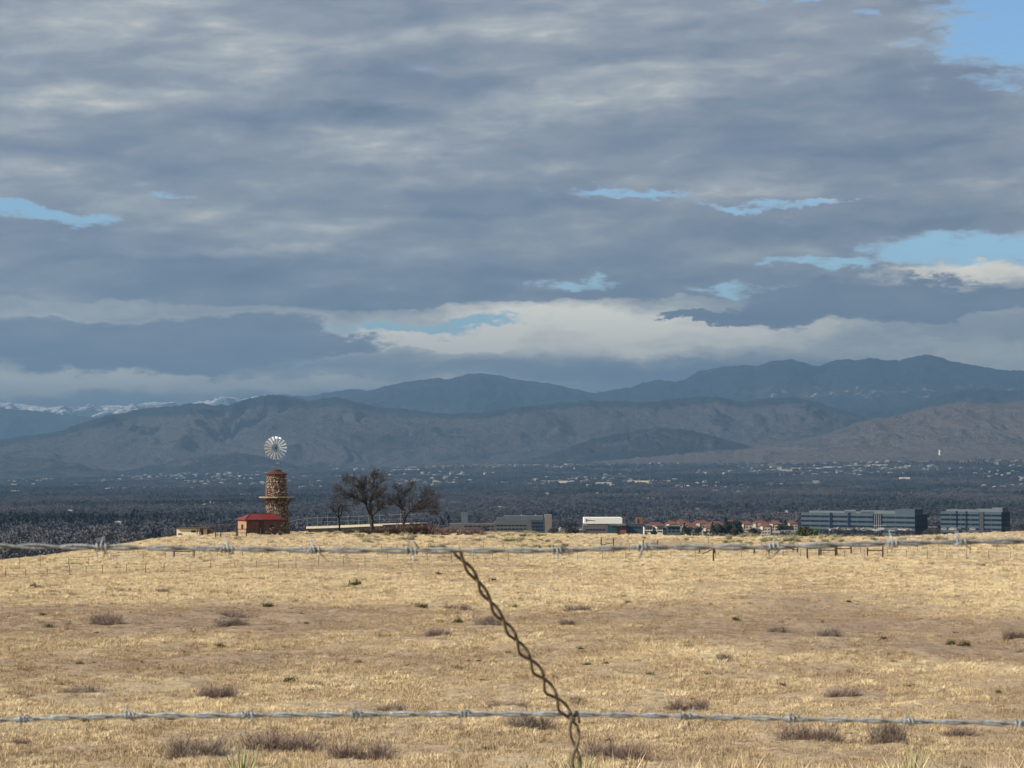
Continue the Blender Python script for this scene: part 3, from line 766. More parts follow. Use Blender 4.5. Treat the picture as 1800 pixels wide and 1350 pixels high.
tint = np.clip((fbm(CX * 0.0035 + 50, CY * 0.0013, 4) - .5) * 2.0 + .5 + RNG.normal(0, 0.17, len(CX)), 0, 1)
pick = np.where(tint < 0.2, 2, RNG.choice([0, 1, 3], len(CX)))
scatter('suburban_trees', np.stack([CX, CY, gz(CX, CY) - 0.5], -1), RNG.uniform(0, 6.28, len(CX)), np.stack([cs, cs, ch], -1),
        {'tint': tint, 'pick': pick}, crowns, [M['canopy']])


# ------------------------------------------------------------------ houses of the plain
def house_mesh(name, L_, W_, H_, wallm, roofm, flat=False):
    mb = MB(); hx, hy = L_ / 2, W_ / 2
    mb.add([(-hx, -hy, -2), (hx, -hy, -2), (hx, hy, -2), (-hx, hy, -2), (-hx, -hy, H_), (hx, -hy, H_), (hx, hy, H_), (-hx, hy, H_)],
           [(0, 1, 5, 4), (1, 2, 6, 5), (2, 3, 7, 6), (3, 0, 4, 7)])
    nw = len(mb.f)
    if flat:
        mb.box((0, 0, H_ + .3), (L_ + .6, W_ + .6, .6))
    else:
        e = 0.6; rz_ = H_ + W_ * 0.24
        mb.add([(-hx - e, -hy - e, H_), (hx + e, -hy - e, H_), (hx + e, hy + e, H_), (-hx - e, hy + e, H_), (-hx + hy * .5, 0, rz_), (hx - hy * .5, 0, rz_)],
               [(0, 1, 5, 4), (1, 2, 5), (2, 3, 4, 5), (3, 0, 4), (3, 2, 1, 0)])
    me = mb.mesh(name); me.materials.append(wallm); me.materials.append(roofm)
    for i, p in enumerate(me.polygons): p.material_index = 0 if i < nw else 1
    return me
hkinds = [house_mesh('house', 16, 10, 5.5, M['housewall'], M['roofgrey']), house_mesh('house', 14, 10, 5, M['cream'], M['houseroof']),
          house_mesh('house', 18, 11, 5.5, M['housewall'], M['tile']), house_mesh('house', 20, 10, 5.5, M['housewall'], M['roofgrey'])]
hx_, hy_ = polar_points(3000, 3400, 17500, R(12.6), 0.5)
oo = open_land(hx_, hy_); cl = fbm(hx_ * 0.0028 + 80, hy_ * 0.0009, 4)
kp = (cl > 0.535) & (oo < 0.6) & (RNG.random(len(cl)) < np.interp(np.hypot(hx_, hy_), [3400, 6000, 9000], [.25, .5, 1])); hx_, hy_ = hx_[kp], hy_[kp]
order = np.argsort(np.hypot(hx_, hy_)); hx_, hy_ = hx_[order], hy_[order]
vis = [i for i in range(len(hx_)) if abs(hx_[i] / hy_[i]) < 0.205]
rest = [i for i in range(len(hx_)) if i not in set(vis[:240])][:2600]
far_spot = {0: 'cream house with grey hipped roof among bare trees on the plain', 1: 'white house with pale roof among bare trees on the plain',
            2: 'buff house with red tiled roof among bare trees on the plain', 3: 'long cream house with grey roof among bare trees on the plain'}
for i in vis[:240]:
    kx = int(RNG.choice([0, 1, 1, 2, 3])); s_ = float(RNG.uniform(0.6, 1.1))
    o = bpy.data.objects.new('house', hkinds[kx]); COL.objects.link(o)
    o.location = (hx_[i], hy_[i], float(gz(hx_[i], hy_[i])) + float(RNG.uniform(-.5, 2.5))); o.rotation_euler.z = float(RNG.uniform(0, 3.14)); o.scale = (s_, s_, s_)
    hp_ = 900 + hx_[i] / hy_[i] / K
    where = 'left of the windmill' if hp_ < 470 else 'between windmill and campus building' if hp_ < 800 else 'above campus and white roof' if hp_ < 1150 else 'above the red roofed houses' if hp_ < 1400 else 'above the office blocks'
    tag(o, far_spot[kx].replace(' on the plain', '') + ', ' + where, 'house', 'small houses of the suburb on the plain')
rp = np.array(rest)
RXs, RYs = hx_[rp], hy_[rp]; RRd = np.hypot(RXs, RYs)
hs = RNG.uniform(0.6, 1.2, len(rp)) * np.interp(RRd, [3000, 16000], [1.0, 1.5])
scatter('far_houses', np.stack([RXs, RYs, gz(RXs, RYs) + np.interp(RRd, [3000, 16000], [1.0, 4.5])], -1), RNG.uniform(0, 3.14, len(rp)), np.stack([hs, hs, hs], -1),
        {'pick': RNG.choice([0, 1, 1, 1, 3], len(rp))}, hkinds, [])

# long pale commercial roofs that catch the sun
hall = house_mesh('warehouse', 60, 30, 9, M['whitewall'], M['roofpale'], True)
halls = [(905, 851, 60), (935, 853, 52), (975, 849, 46), (995, 850, 22), (960, 857, 34), (880, 853, 30), (1060, 852, 34), (1085, 855, 40), (1125, 849, 44),
         (1150, 852, 34), (1178, 845, 26), (1190, 857, 44), (1165, 848, 28), (1370, 829, 44), (1420, 826, 60), (1470, 824, 44), (1510, 821, 52), (1545, 820, 30),
         (390, 890, 34), (372, 888, 12), (265, 919, 24), (325, 874, 22), (430, 873, 14), (700, 829, 20), (725, 828, 26), (760, 838, 20), (780, 840, 24),
         (738, 856, 26), (765, 855, 18), (668, 857, 16), (450, 845, 14), (60, 865, 16), (120, 905, 14), (208, 930, 12), (1140, 795, 14), (1085, 796, 16),
         (1160, 790, 6), (1240, 806, 12), (1590, 843, 18), (1740, 840, 10), (1690, 860, 12), (1490, 836, 9), (835, 870, 10)]
for n_, (hpx, hpy, wpx) in enumerate(halls):
    p = drop(hpx, hpy, 1500, 21000); s_ = wpx * K * p.y / 60.0
    o = bpy.data.objects.new('warehouse', hall); COL.objects.link(o)
    o.location = (p.x, p.y, p.z + 3.5); o.rotation_euler.z = random.uniform(-.12, .12); o.scale = (s_, min(s_, 1.4) * .8, min(1.0, max(.5, 2.6 * K * p.y / 9)))
    where = ('left of the windmill tower' if hpx < 470 else 'above the bare trees beside the windmill' if hpx < 840 else
             'above the campus building' if hpx < 1010 else 'above the building with the white roof' if hpx < 1200 else
             'above the red roofed houses' if hpx < 1400 else 'above the blue office blocks')
    tag(o, ('long' if wpx > 30 else 'short') + ' low pale commercial building, far ' + where, 'warehouse', 'pale commercial buildings far out on the plain, ' + where)


# ------------------------------------------------------------------ office blocks beyond the crest
def place_face(pxa, pxb, d_a, d_b, py_base):
    a = at(pxa, py_base, d_a); b = at(pxb, py_base, d_b); a.z = b.z = (a.z + b.z) / 2
    return a, b
def block(mb, a, b, depth, z0, z1, push=0.0):
    """box standing behind the ground line a-b"""
    d = (b - a); d.z = 0; d.normalize(); n = Vector((-d.y, d.x, 0))
    if n.y < 0: n = -n
    a2 = a + n * push; b2 = b + n * push
    q = [a2, b2, b2 + n * depth, a2 + n * depth]
    vs = [(p.x, p.y, z0) for p in q] + [(p.x, p.y, z1) for p in q]
    mb.add(vs, [(3, 2, 1, 0), (4, 5, 6, 7), (0, 1, 5, 4), (1, 2, 6, 5), (2, 3, 7, 6), (3, 0, 4, 7)])
def lerp(a, b, t): return a + (b - a) * t
def rebase(root):
    """move the meshes' coordinates so they sit relative to their thing"""
    for o in COL.objects:
        if o.parent == root and o.type == 'MESH' and not o.get('_rb'):
            o.data.transform(Matrix.Translation(-Vector(root.location))); o['_rb'] = 1
            for g in COL.objects:
                if g.parent == o and g.type == 'MESH': g.data.transform(Matrix.Translation(-Vector(root.location)))
def clean_tmp():
    for o in COL.objects:
        if '_rb' in o: del o['_rb']

def office(label, pxa, pxb, d_a, d_b, py_top, floors, depth, pent, group='blue glass office blocks'):
    a, b = place_face(pxa, pxb, d_a, d_b, 940)
    zt = at((pxa + pxb) / 2, py_top, (d_a + d_b) / 2).z; z0 = a.z - 6
    mid = (a + b) / 2; root = empty('office_building', (mid.x, mid.y, z0), label=label, category='office building', group=group)
    fh = 4.1
    m = MB(); block(m, a, b, depth, z0, zt - 0.6); m.build('core', M['spandrel_side'], root)
    i = 0; z = zt
    L_ = (b - a).length
    while z - fh > z0 and i < floors + 2:
        m = MB(); block(m, a, b, depth + 1.2, z - 2.25, z, -0.6); m.build('spandrel', M['spandrel'], root)
        m = MB(); block(m, a, b, depth + 0.6, z - fh, z - 2.25, -0.3); g = m.build('window_band', M['glass'], root)
        nb = int(L_ / 9); mu = MB()
        for k_ in range(1, nb):
            p = lerp(a, b, k_ / nb); dd = (b - a).normalized() * 0.25
            block(mu, p - dd, p + dd, 0.3, z - fh, z - 2.25, -0.5)
        mu.build('mullion', M['spandrel_side'], g)
        z -= fh; i += 1
    for t in (0.26, 0.42):
        m = MB(); block(m, lerp(a, b, t), lerp(a, b, t + 0.022), 1, z0, zt + .4, -1.0); m.build('stair_tower', M['glass'], root)
    m = MB(); block(m, lerp(a, b, .64), lerp(a, b, .72), 1, z0, zt - .2, -0.85); cw = m.build('curtain_wall', M['glass'], root)
    for k_ in range(1, 5):
        m = MB(); block(m, lerp(a, b, .64 + k_ * .016), lerp(a, b, .642 + k_ * .016), .3, z0, zt - .2, -1.2); m.build('mullion', M['roofpale'], cw)
    for (t0, t1, h0, dp) in pent:
        m = MB(); block(m, lerp(a, b, t0), lerp(a, b, t1), dp, zt, zt + h0, 5); m.build('penthouse', M['greypanel'] if h0 < 4 else M['spandrel_side'], root)
    rebase(root); return root
office('long dark blue glass office block, the longer of the two at right', 1409, 1609, 2280, 2205, 902.5, 5, 20,
       [(.04, .62, 1.7, 12), (.36, .46, 2.8, 10), (.50, .80, 2.6, 12), (.80, .97, 4.2, 14)])
office('shorter dark blue glass office block near the right edge', 1654, 1761, 2300, 2262, 899.5, 5, 15,
       [(.05, .60, 1.8, 9), (.55, .80, 2.6, 9), (.80, .97, 3.8, 10)])
# taupe campus building with grey upper storeys
def simple_building(name, label, cat, loc_px, d, pieces, group=None):
    """pieces: (part name, px0, px1, py_top, depth, push, material, windows)"""
    base = at(loc_px, 945, d); root = empty(name, (base.x, base.y, base.z - 4), label=label, category=cat, group=group)
    for (pn, p0, p1, pt, pb, dep, push, mt, win) in pieces:
        a = at(p0, 940, d); b = at(p1, 940, d); zt = at((p0 + p1) / 2, pt, d).z
        z0 = base.z - 4 if pb is None else at((p0 + p1) / 2, pb, d).z
        m = MB(); block(m, a, b, dep, z0, zt, push); o = m.build(pn, M[mt], root)
        for (w0, w1, wt, wb, n, wm) in win:
            for k_ in range(n):
                q0 = w0 + (w1 - w0) * (k_ + .14) / n; q1 = w0 + (w1 - w0) * (k_ + .86) / n
                mm_ = MB(); block(mm_, at(q0, 940, d), at(q1, 940, d), .3, at(q0, wb, d).z, at(q0, wt, d).z, push - .12); mm_.build('window', M[wm], o)
    rebase(root); return root
simple_building('campus_building', 'taupe campus building with grey upper floor behind the crest', 'building', 880, 1900, [
    ('low_wing', 790, 872, 921, None, 30, 2, 'taupe', [(815, 870, 924, 926.5, 7, 'glass'), (812, 870, 930, 932, 7, 'glass')]),
    ('plant_tower', 810, 822, 902, None, 10, 14, 'greypanel', []),
    ('main_wing', 868, 934, 918.5, None, 34, 1, 'taupe', [(872, 926, 922.5, 925, 8, 'glass'), (872, 926, 929, 931.5, 8, 'glass')]),
    ('upper_floor', 886, 955, 907.5, 918, 24, 8, 'greypanel', []),
    ('roof_box', 872, 885, 910.5, 919, 12, 10, 'greypanel', []),
    ('glass_wing', 933, 957, 914, None, 30, 0, 'spandrel_side', [(935, 955, 918, 921, 4, 'glass'), (935, 955, 924, 927, 4, 'glass'), (935, 955, 930, 933, 4, 'glass')]),
    ('end_slab', 957.5, 970, 905.5, None, 30, -1, 'taupe_light', []),
    ('roof_vent', 916, 917.5, 905, 908, 2, 12, 'roofpale', []), ('roof_vent', 941, 942.5, 905, 908, 2, 12, 'roofpale', [])])
rb = simple_building('recreation_building', 'brown building with a big slanting white roof behind the crest', 'building', 1080, 1900, [
    ('white_roof', 1027, 1094, 910.5, 920.5, 34, 2, 'whiteroof', []),
    ('upper_wall', 1026, 1100, 920.6, 924, 30, 1, 'taupe_light', [(1032, 1068, 921.6, 923, 7, 'glass')]),
    ('lower_wall', 1025, 1068, 924.2, None, 28, 0, 'taupe', [(1030, 1064, 930, 932.5, 6, 'glass')]),
    ('glass_hall', 1068, 1084, 922, None, 20, -2, 'glass_teal', []),
    ('canopy', 1072, 1101, 922.5, 924, 20, -3, 'greypanel', []),
    ('brick_bay', 1084, 1101, 926.5, None, 20, -1, 'brick', []),
    ('right_wing', 1101, 1131, 921, None, 24, 3, 'spandrel_side', [(1104, 1128, 926, 929, 4, 'glass')]),
    ('brick_tower', 1119, 1130.5, 910, 922, 10, 4, 'brick', [(1121, 1124, 913, 920, 1, 'glass')])])
mk = MB()
for (a_, b_, t_, u_) in ((1030, 1032, 912.5, 917), (1033, 1036, 914, 915.2), (1036.5, 1040, 914.2, 915.2), (1040.5, 1046, 914.8, 915.6)):
    block(mk, at(a_, 940, 1900), at(b_, 940, 1900), .2, at(a_, u_, 1900).z, at(a_, t_, 1900).z, 1.8)
o = mk.build('wall_marking', M['steel'], rb); o.data.transform(Matrix.Translation(-Vector(rb.location)))
for n_, (p0, p1, ww) in enumerate(((1132, 1147, 'white end building with dark windows beside the brown building'), (1154, 1165, 'narrow white building second in the low row'),
                                   (1172, 1196, 'grey-white building at the right end of the low row'))):
    simple_building('row_building', ww, 'building', (p0 + p1) / 2, 1950, [
        ('wall', p0, p1, 926, None, 16, 0, 'whitewall' if n_ < 2 else 'greypanel', [(p0 + 1, p1 - 1, 928.5, 931, 3, 'glass'), (p0 + 1, p1 - 1, 933, 935.5, 3, 'glass')]),
        ('roof', p0 - .6, p1 + .6, 925, 926, 18, -1, 'spandrel_side', [])])
simple_building('low_building', 'dark low roof between the two white row buildings', 'building', 1160, 1975, [
    ('wall', 1147.5, 1172, 927.5, None, 14, 2, 'spandrel_side', []), ('roof', 1147, 1172.5, 927, 927.4, 16, 1, 'greypanel', [])])

# red-roofed apartment houses
apt = []
for n_, (p, yb, wpx, s_) in enumerate([(1152, 926, 30, 1), (1180, 923.5, 26, 1), (1206, 925, 24, 1), (1232, 922, 30, 1), (1258, 924, 28, 1), (1285, 921, 26, 1),
                                       (1310, 923.5, 26, 1), (1336, 921.5, 24, 1), (1362, 923, 26, 1), (1390, 922, 22, 1), (1218, 931, 24, 1), (1244, 932, 18, 1), (1195, 920.5, 22, 1), (1345, 928, 22, 1)]):
    d = 2450 - (yb - 920) * 28; W_ = wpx * K * d; base = at(p, yb + 9, d)
    root = empty('apartment_house', base, random.uniform(-.25, .25), label='cream apartment house with a red tiled roof in the row behind the crest',
                 category='apartment house', group='red roofed apartment houses')
    m = MB(); m.box((0, 0, 1), (W_, 12, 9.5 if s_ else 6)); wl = m.build('wall', M['cream'], root)
    hx2, hy2, zr = W_ / 2 + .6, 6.6, 5.75
    m = MB(); m.add([(-hx2, -hy2, zr), (hx2, -hy2, zr), (hx2, hy2, zr), (-hx2, hy2, zr), (-hx2 + 5, 0, zr + 3), (hx2 - 5, 0, zr + 3)],
                    [(0, 1, 5, 4), (1, 2, 5), (2, 3, 4, 5), (3, 0, 4), (3, 2, 1, 0)]); m.build('roof', M['tile'], root)
    m = MB(); m.box((-W_ * .2, -6.2, 4.4), (W_ * .22, 1.2, 3)); m.build('bay', M['whitewall'], root)
    for k_ in range(4):
        for zz in (.4, 3.2):
            m = MB(); m.box((-W_ / 2 + W_ * (k_ + .5) / 4 + (.6 if k_ < 2 else 0), -6.04, zz), (1.3, .1, 1.2)); m.build('window', M['glass'], wl)

# the tall pale stack far out on the plain
p = drop(1652, 806, 1500, 21000)
root = empty('chimney_stack', p, label='tall thin pale chimney stack far out on the plain at right', category='chimney')
m = MB(); m.ring([(9, -5), (7.5, 20), (6.5, 55)], 12); m.build('shaft', M['whitewall'], root)
m = MB(); m.ring([(6.6, 30), (6.9, 30), (6.9, 36), (6.6, 36)], 12, True); m.build('band', M['brick'], root)
m = MB(); m.ring([(7, 54), (7.6, 54), (7.6, 57), (0.1, 57)], 12); m.build('cap', M['greypanel'], root)


# ------------------------------------------------------------------ evergreens and bare trees round the offices
conifers = [crown_mesh('foliage', 40 + i, 9, 3.2, 260, .75, M['evergreen'], True) for i in range(2)]
roundev = [crown_mesh('foliage', 50 + i, 7, 4.0, 300, .8, M['evergreen']) for i in range(2)]
greyc = [crown_mesh('twigs', 60 + i, 8, 4.0, 260, .55, M['twig']) for i in range(3)]
trk = MB(); trk.tube([(0, 0, -2), (0, 0, 3), (0.1, 0, 5)], [.35, .28, .15], 6); trunk_me = trk.mesh('trunk'); trunk_me.materials.append(M['bark'])
def small_tree(name, crown, px_, py_b, d, s_, label, group, crown_name, sz=1.0):
    p = at(px_, py_b, d); root = empty(name, p, random.uniform(0, 6), label=label, category='tree', group=group); root.scale = (s_, s_, s_ * sz)
    o = bpy.data.objects.new(crown_name, crown); COL.objects.link(o); o.parent = root
    o = bpy.data.objects.new('trunk', trunk_me); COL.objects.link(o); o.parent = root
for i, (a_, b_, s_) in enumerate([(1253, 938, .9), (1261, 938, 1.1), (1268, 939, 1.0), (1276, 938, 1.35), (1285, 938, 1.45), (1293, 938, 1.4), (1301, 939, 1.0), (1228, 939, .8),
                                  (1372, 934, 1.0), (1381, 934, 1.1), (1389, 935, .9), (1212, 939, .8), (1203, 939, .9), (1325, 939, .7), (1150, 941, .6)]):
    small_tree('evergreen_tree', roundev[i % 2] if i % 3 else conifers[i % 2], a_, b_ + 1, 1850 if b_ > 936 else 2150, s_,
               'dark evergreen tree standing before the red roofed houses', 'dark evergreens behind the crest', 'foliage')
rr_ = random.Random(5)
for i in range(74):
    a_ = rr_.choice([rr_.uniform(1395, 1800), rr_.uniform(965, 1030), rr_.uniform(1130, 1400), rr_.uniform(1395, 1800), rr_.uniform(1400, 1650)])
    d = rr_.uniform(1750, 2120); b_ = 943 if a_ > 1130 else 941
    small_tree('bare_tree', greyc[i % 3], a_, b_, d, rr_.uniform(.40, .80), 'small bare grey tree in front of the office blocks', 'bare grey trees behind the crest', 'twigs')
for i in range(10):
    small_tree('bare_tree', greyc[i % 3], rr_.choice([rr_.uniform(838, 880), rr_.uniform(1000, 1025), rr_.uniform(1430, 1700)]), 944, 1500, rr_.uniform(.6, .95),
               'larger bare grey tree close behind the crest', 'larger bare trees behind the crest', 'twigs')
# low parked vans and pale roofs in front of the offices
vanm = MB(); vanm.box((0, 0, .9), (4.6, 1.9, 1.1)); vanm.box((.2, 0, 1.75), (3.4, 1.7, .7), 0, .85); van_me = vanm.mesh('body'); van_me.materials.append(M['roofpale'])
whm = MB()
whm.ring([(.02, -.1), (.34, -.1), (.34, .1), (.02, .1)], 10); wheel_me = whm.mesh('wheel'); wheel_me.materials.append(M['dark'])
wnm = MB(); wnm.box((.2, -.86, 1.72), (2.7, .06, .42)); wn_me = wnm.mesh('window'); wn_me.materials.append(M['glass'])
def car(px_, py_, d, label, grp):
    root = empty('parked_car', at(px_, py_, d), rr_.uniform(-.5, .5), label=label, category='car', group=grp)
    for nm, me_ in (('body', van_me), ('window', wn_me)):
        o = bpy.data.objects.new(nm, me_); COL.objects.link(o); o.parent = root
    for sx in (-1.4, 1.5):
        for sy in (-.9, .9):
            o = bpy.data.objects.new('wheel', wheel_me); COL.objects.link(o); o.parent = root; o.location = (sx, sy, .34); o.rotation_euler.x = math.pi / 2
for i in range(30):
    car(rr_.choice([rr_.uniform(1462, 1560), rr_.uniform(1560, 1605), rr_.uniform(1655, 1720), rr_.uniform(980, 1020)]), rr_.uniform(931.5, 935.5), rr_.uniform(1980, 2100),
        'small white car parked among the bare trees by the offices', 'white cars parked before the offices')
shed_spots = [(1466, 932, 20), (1546, 926, 22), (1566, 931, 26), (1590, 933, 14), (1680, 931, 16), (1640, 929, 14), (1385, 935, 20), (1320, 937, 16)]
sh = house_mesh('low_roofed_shed', 1, 1, 1, M['greypanel'], M['roofpale'], True)
for (a_, b_, w_) in shed_spots:
    p = at(a_, b_ + 3, 2080); o = bpy.data.objects.new('carport', bpy.data.meshes.new('carport')); 
    m = MB(); W_ = w_ * K * 2080
    m.box((0, 0, 2.6), (W_, 7, .35)); 
    me_ = m.mesh('carport'); o.data = me_; me_.materials.append(M['carport']); COL.objects.link(o); o.location = (p.x, p.y, p.z)
    o.rotation_euler = (0, 0, random.uniform(-.1, .1))
    tag(o, 'flat pale carport roof low in front of the office blocks', 'carport', 'pale carport roofs before the offices')
    for sx in (-.45, 0, .45):
        q = MB(); q.box((W_ * sx, 0, .4), (.3, .3, 4.05)); q.build('post', M['greypanel'], o)


# ------------------------------------------------------------------ the stone windmill tower
TD = 450.0; U_ = K * TD                                  # metres per photograph pixel at the tower
tb = on(489, TD); TZ = tb.z
def tp(px, py, dd=0.0):                                  # a point at the tower's distance
    return at(px, py, TD + dd)
tz_top = tp(487, 832).z - TZ; 
tower = empty('windmill_tower', tb, label='round rough stone windmill tower with wooden gallery and bright wind wheel', category='windmill')
r0, r1 = 20.3 * U_, 16.4 * U_; dx_top = -3.2 * U_
def trad(z): 
    t = max(z, 0) / tz_top; return r0 + (r1 - r0) * (t ** .8), dx_top * t
m = MB()
n = 28; zsx = np.linspace(-1, tz_top, 12)
for z in zsx:
    r_, dx = trad(max(z, 0))
    for i in range(n):
        a = 2 * math.pi * i / n; m.v.append((dx + (r_ - .06) * math.cos(a), (r_ - .06) * math.sin(a), z))
for j in range(11):
    for i in range(n): m.f.append((j * n + i, j * n + (i + 1) % n, (j + 1) * n + (i + 1) % n, (j + 1) * n + i))
m.build('wall', M['mortar'], tower)
# rubble stones bedded in the mortar
def stone_mat():
    mt = bpy.data.materials.new('rubble_stone'); mt.use_nodes = True; t = NT(mt.node_tree); t.n.clear()
    out = t.node('ShaderNodeOutputMaterial'); bs = t.node('ShaderNodeBsdfPrincipled'); t.l.new(bs.outputs[0], out.inputs[0]); bs.inputs['Roughness'].default_value = .9
    g = t.node('ShaderNodeNewGeometry'); r_ = g.outputs['Random Per Island']
    c = t.ramp(r_, [(0, (.06, .040, .032)), (.35, (.14, .092, .070)), (.6, (.29, .20, .148)), (.85, (.46, .345, .26)), (1, (.62, .52, .42))])
    nz = t.noise(t.node('ShaderNodeTexCoord').outputs['Object'], 4, 5, .6)
    t.l.new(t.mix(nz, c, t.mix(.5, c, (.12, .08, .06))), bs.inputs['Base Color']); return mt
M['rubble'] = stone_mat()
m = MB(); rn = random.Random(9); z = -.1
while z < tz_top - .05:
    hgt = rn.uniform(.15, .30); r_, dx = trad(z); a = rn.uniform(0, .3); a_end = a + 2 * math.pi
    while a < a_end - .04:
        wd = rn.uniform(.20, .52) / r_; wd = min(wd, a_end - a)
        out_ = rn.uniform(.0, .16); jz = rn.uniform(-.07, .07); b = len(m.v)
        for (aa, zz) in ((a + .02, z + .02 + jz), (a + wd - .02, z + .02 - jz), (a + wd - .02, z + hgt - .03), (a + .02, z + hgt - .03 + jz)):
            aa += rn.uniform(-.02, .02); m.v.append((dx + (r_ - .08) * math.cos(aa), (r_ - .08) * math.sin(aa), zz))
        for (aa, zz) in ((a + .28 * wd, z + .2 * hgt), (a + wd * .75, z + .25 * hgt), (a + wd * .7, z + hgt * .75), (a + .25 * wd, z + hgt * .7)):
            ro = r_ + .03 + out_ * rn.uniform(.6, 1.1); m.v.append((dx + ro * math.cos(aa), ro * math.sin(aa), zz + rn.uniform(-.03, .03)))
        for f in ((4, 5, 6, 7), (0, 1, 5, 4), (1, 2, 6, 5), (2, 3, 7, 6), (3, 0, 4, 7)): m.f.append(tuple(b + q for q in f))
        a += wd
    z += hgt * .92
o = m.build('stonework', M['rubble'], tower); tag(o, kind='stuff')
# cap
cz = tz_top
m = MB(); m.ring([(r1 - .1, cz - .35), (r1 + .42, cz - .2), (r1 + .45, cz - .08), (0.9, cz + .38), (0.0, cz + .42)], 20, c=(dx_top, 0, 0)); m.build('roof', M['darkred'], tower)
m = MB(); m.ring([(.9, cz + .3), (.9, cz + .62), (0, cz + .66)], 12, c=(dx_top, 0, 0)); m.build('roof_cap', M['darkred'], tower)
# gallery
gzv = tp(488, 873.5).z - TZ; rg_, dg = trad(gzv); ro = 3.15
m = MB()
for k_ in range(12):
    a = 2 * math.pi * k_ / 12 + .13; a2 = 2 * math.pi * (k_ + .97) / 12 + .13
    for (q0, q1, zt, zb) in ((rg_ - .02, ro, gzv + .04, gzv - .02),):
        vs = [(dg + q * math.cos(t), q * math.sin(t), z) for z in (zb, zt) for (q, t) in ((q0, a), (q1, a), (q1, a2), (q0, a2))]
    m = MB(); m.add(vs, [(3, 2, 1, 0), (4, 5, 6, 7), (0, 1, 5, 4), (1, 2, 6, 5), (2, 3, 7, 6), (3, 0, 4, 7)]); dk = m.build('gallery_board', M['deck'], tower)
    am = a
    m = MB(); m.beam((dg + ro * .97 * math.cos(am), ro * .97 * math.sin(am), gzv - .09), (dg + ro * .97 * math.cos(a2), ro * .97 * math.sin(a2), gzv - .09), .10, .12); m.build('edge_joist', M['deck'], tower)
    m = MB(); m.beam((dg + (rg_ - .1) * math.cos(am), (rg_ - .1) * math.sin(am), gzv - 1.75), (dg + (ro - .25) * math.cos(am), (ro - .25) * math.sin(am), gzv - .2), .11); m.build('brace', M['darkwood'], tower)
# small openings and a drain pipe on the left flank
rw, dw = trad(6.8)
m = MB(); m.box((dw - rw * .93, -rw * .42, 6.8), (.35, .5, 2.6), -.45); m.build('shutter', M['brick'], tower)
# mast, head, wind wheel
hub = Vector((tp(485.4, 787.5).x - tb.x, -1.0, tp(485, 787.5).z - TZ)); WR = 20.2 * U_
mx0 = hub.x
for (ax, ay) in ((-.32, -.25), (.32, -.25), (0, .35)):
    m = MB(); m.beam((mx0 + ax * 1.6, ay * 1.6, cz + .3), (mx0 + ax * .15, ay * .15, hub.z - .7), .055); m.build('mast_leg', M['steel'], tower)
m = MB(); m.tube([(mx0, 0, cz + .3), (mx0, 0, hub.z + .1)], .05, 6); m.build('mast', M['steel'], tower)
m = MB()
m.box((mx0, -.35, hub.z), (.34, 1.1, .42)); m.box((mx0, -.1, hub.z + .34), (.22, .5, .5), 0, .4); m.build('gear_head', M['steel'], tower)
wheel = bpy.data.objects.new('wind_wheel', None); COL.objects.link(wheel); wheel.parent = tower; wheel.location = hub
wheel.rotation_euler = (R(-3), 0, R(19))
m = MB(); m.tube([(0, -.22, 0), (0, .3, 0)], [.2, .24], 10)
hubo = m.build('hub', M['steel'], wheel)
for q, rr2 in ((.50, .022), (.86, .022)):
    pts = [(WR * q * math.cos(2 * math.pi * i / 36), .05, WR * q * math.sin(2 * math.pi * i / 36)) for i in range(37)]
    m = MB(); m.tube(pts, rr2, 4, False); m.build('rim', M['steel'], wheel)
bl = MB()
r_in, r_out = .36 * WR, WR; w_in, w_out = .20, .52; pit = R(36)
secs = []
for t in (0, .5, 1):
    r_ = r_in + (r_out - r_in) * t; wd = w_in + (w_out - w_in) * t; row = []
    for s_ in (-.5, -.17, .17, .5):
        x = wd * s_; cam_ = .10 * wd * (1 - 4 * s_ * s_)
        row.append((x * math.cos(pit) - cam_ * math.sin(pit), -x * math.sin(pit) - cam_ * math.cos(pit), r_))
    secs.append(row)
b_v = [p for row in secs for p in row]; b_v2 = [(x + .008, y + .012, z_) for (x, y, z_) in b_v]
fs = []
for i in range(2):
    for j in range(3):
        q = (i * 4 + j, i * 4 + j + 1, (i + 1) * 4 + j + 1, (i + 1) * 4 + j); fs.append(q); fs.append(tuple(12 + k_ for k_ in reversed(q)))
bl.add(b_v + b_v2, fs + [(0, 12, 16, 4), (4, 16, 20, 8), (3, 7, 19, 15), (7, 11, 23, 19), (0, 1, 13, 12), (1, 2, 14, 13), (2, 3, 15, 14), (8, 20, 21, 9), (9, 21, 22, 10), (10, 22, 23, 11)])
bme = bl.mesh('blade'); bme.materials.append(M['blade'])
for i in range(18):
    o = bpy.data.objects.new('blade', bme); COL.objects.link(o); o.parent = wheel; o.rotation_euler = (0, 2 * math.pi * (i + .3) / 18, 0)
for i in range(6):
    a = 2 * math.pi * i / 6
    m = MB(); m.beam((.15 * math.cos(a), .1, .15 * math.sin(a)), (WR * .88 * math.cos(a), .06, WR * .88 * math.sin(a)), .03); m.build('spoke', M['steel'], wheel)
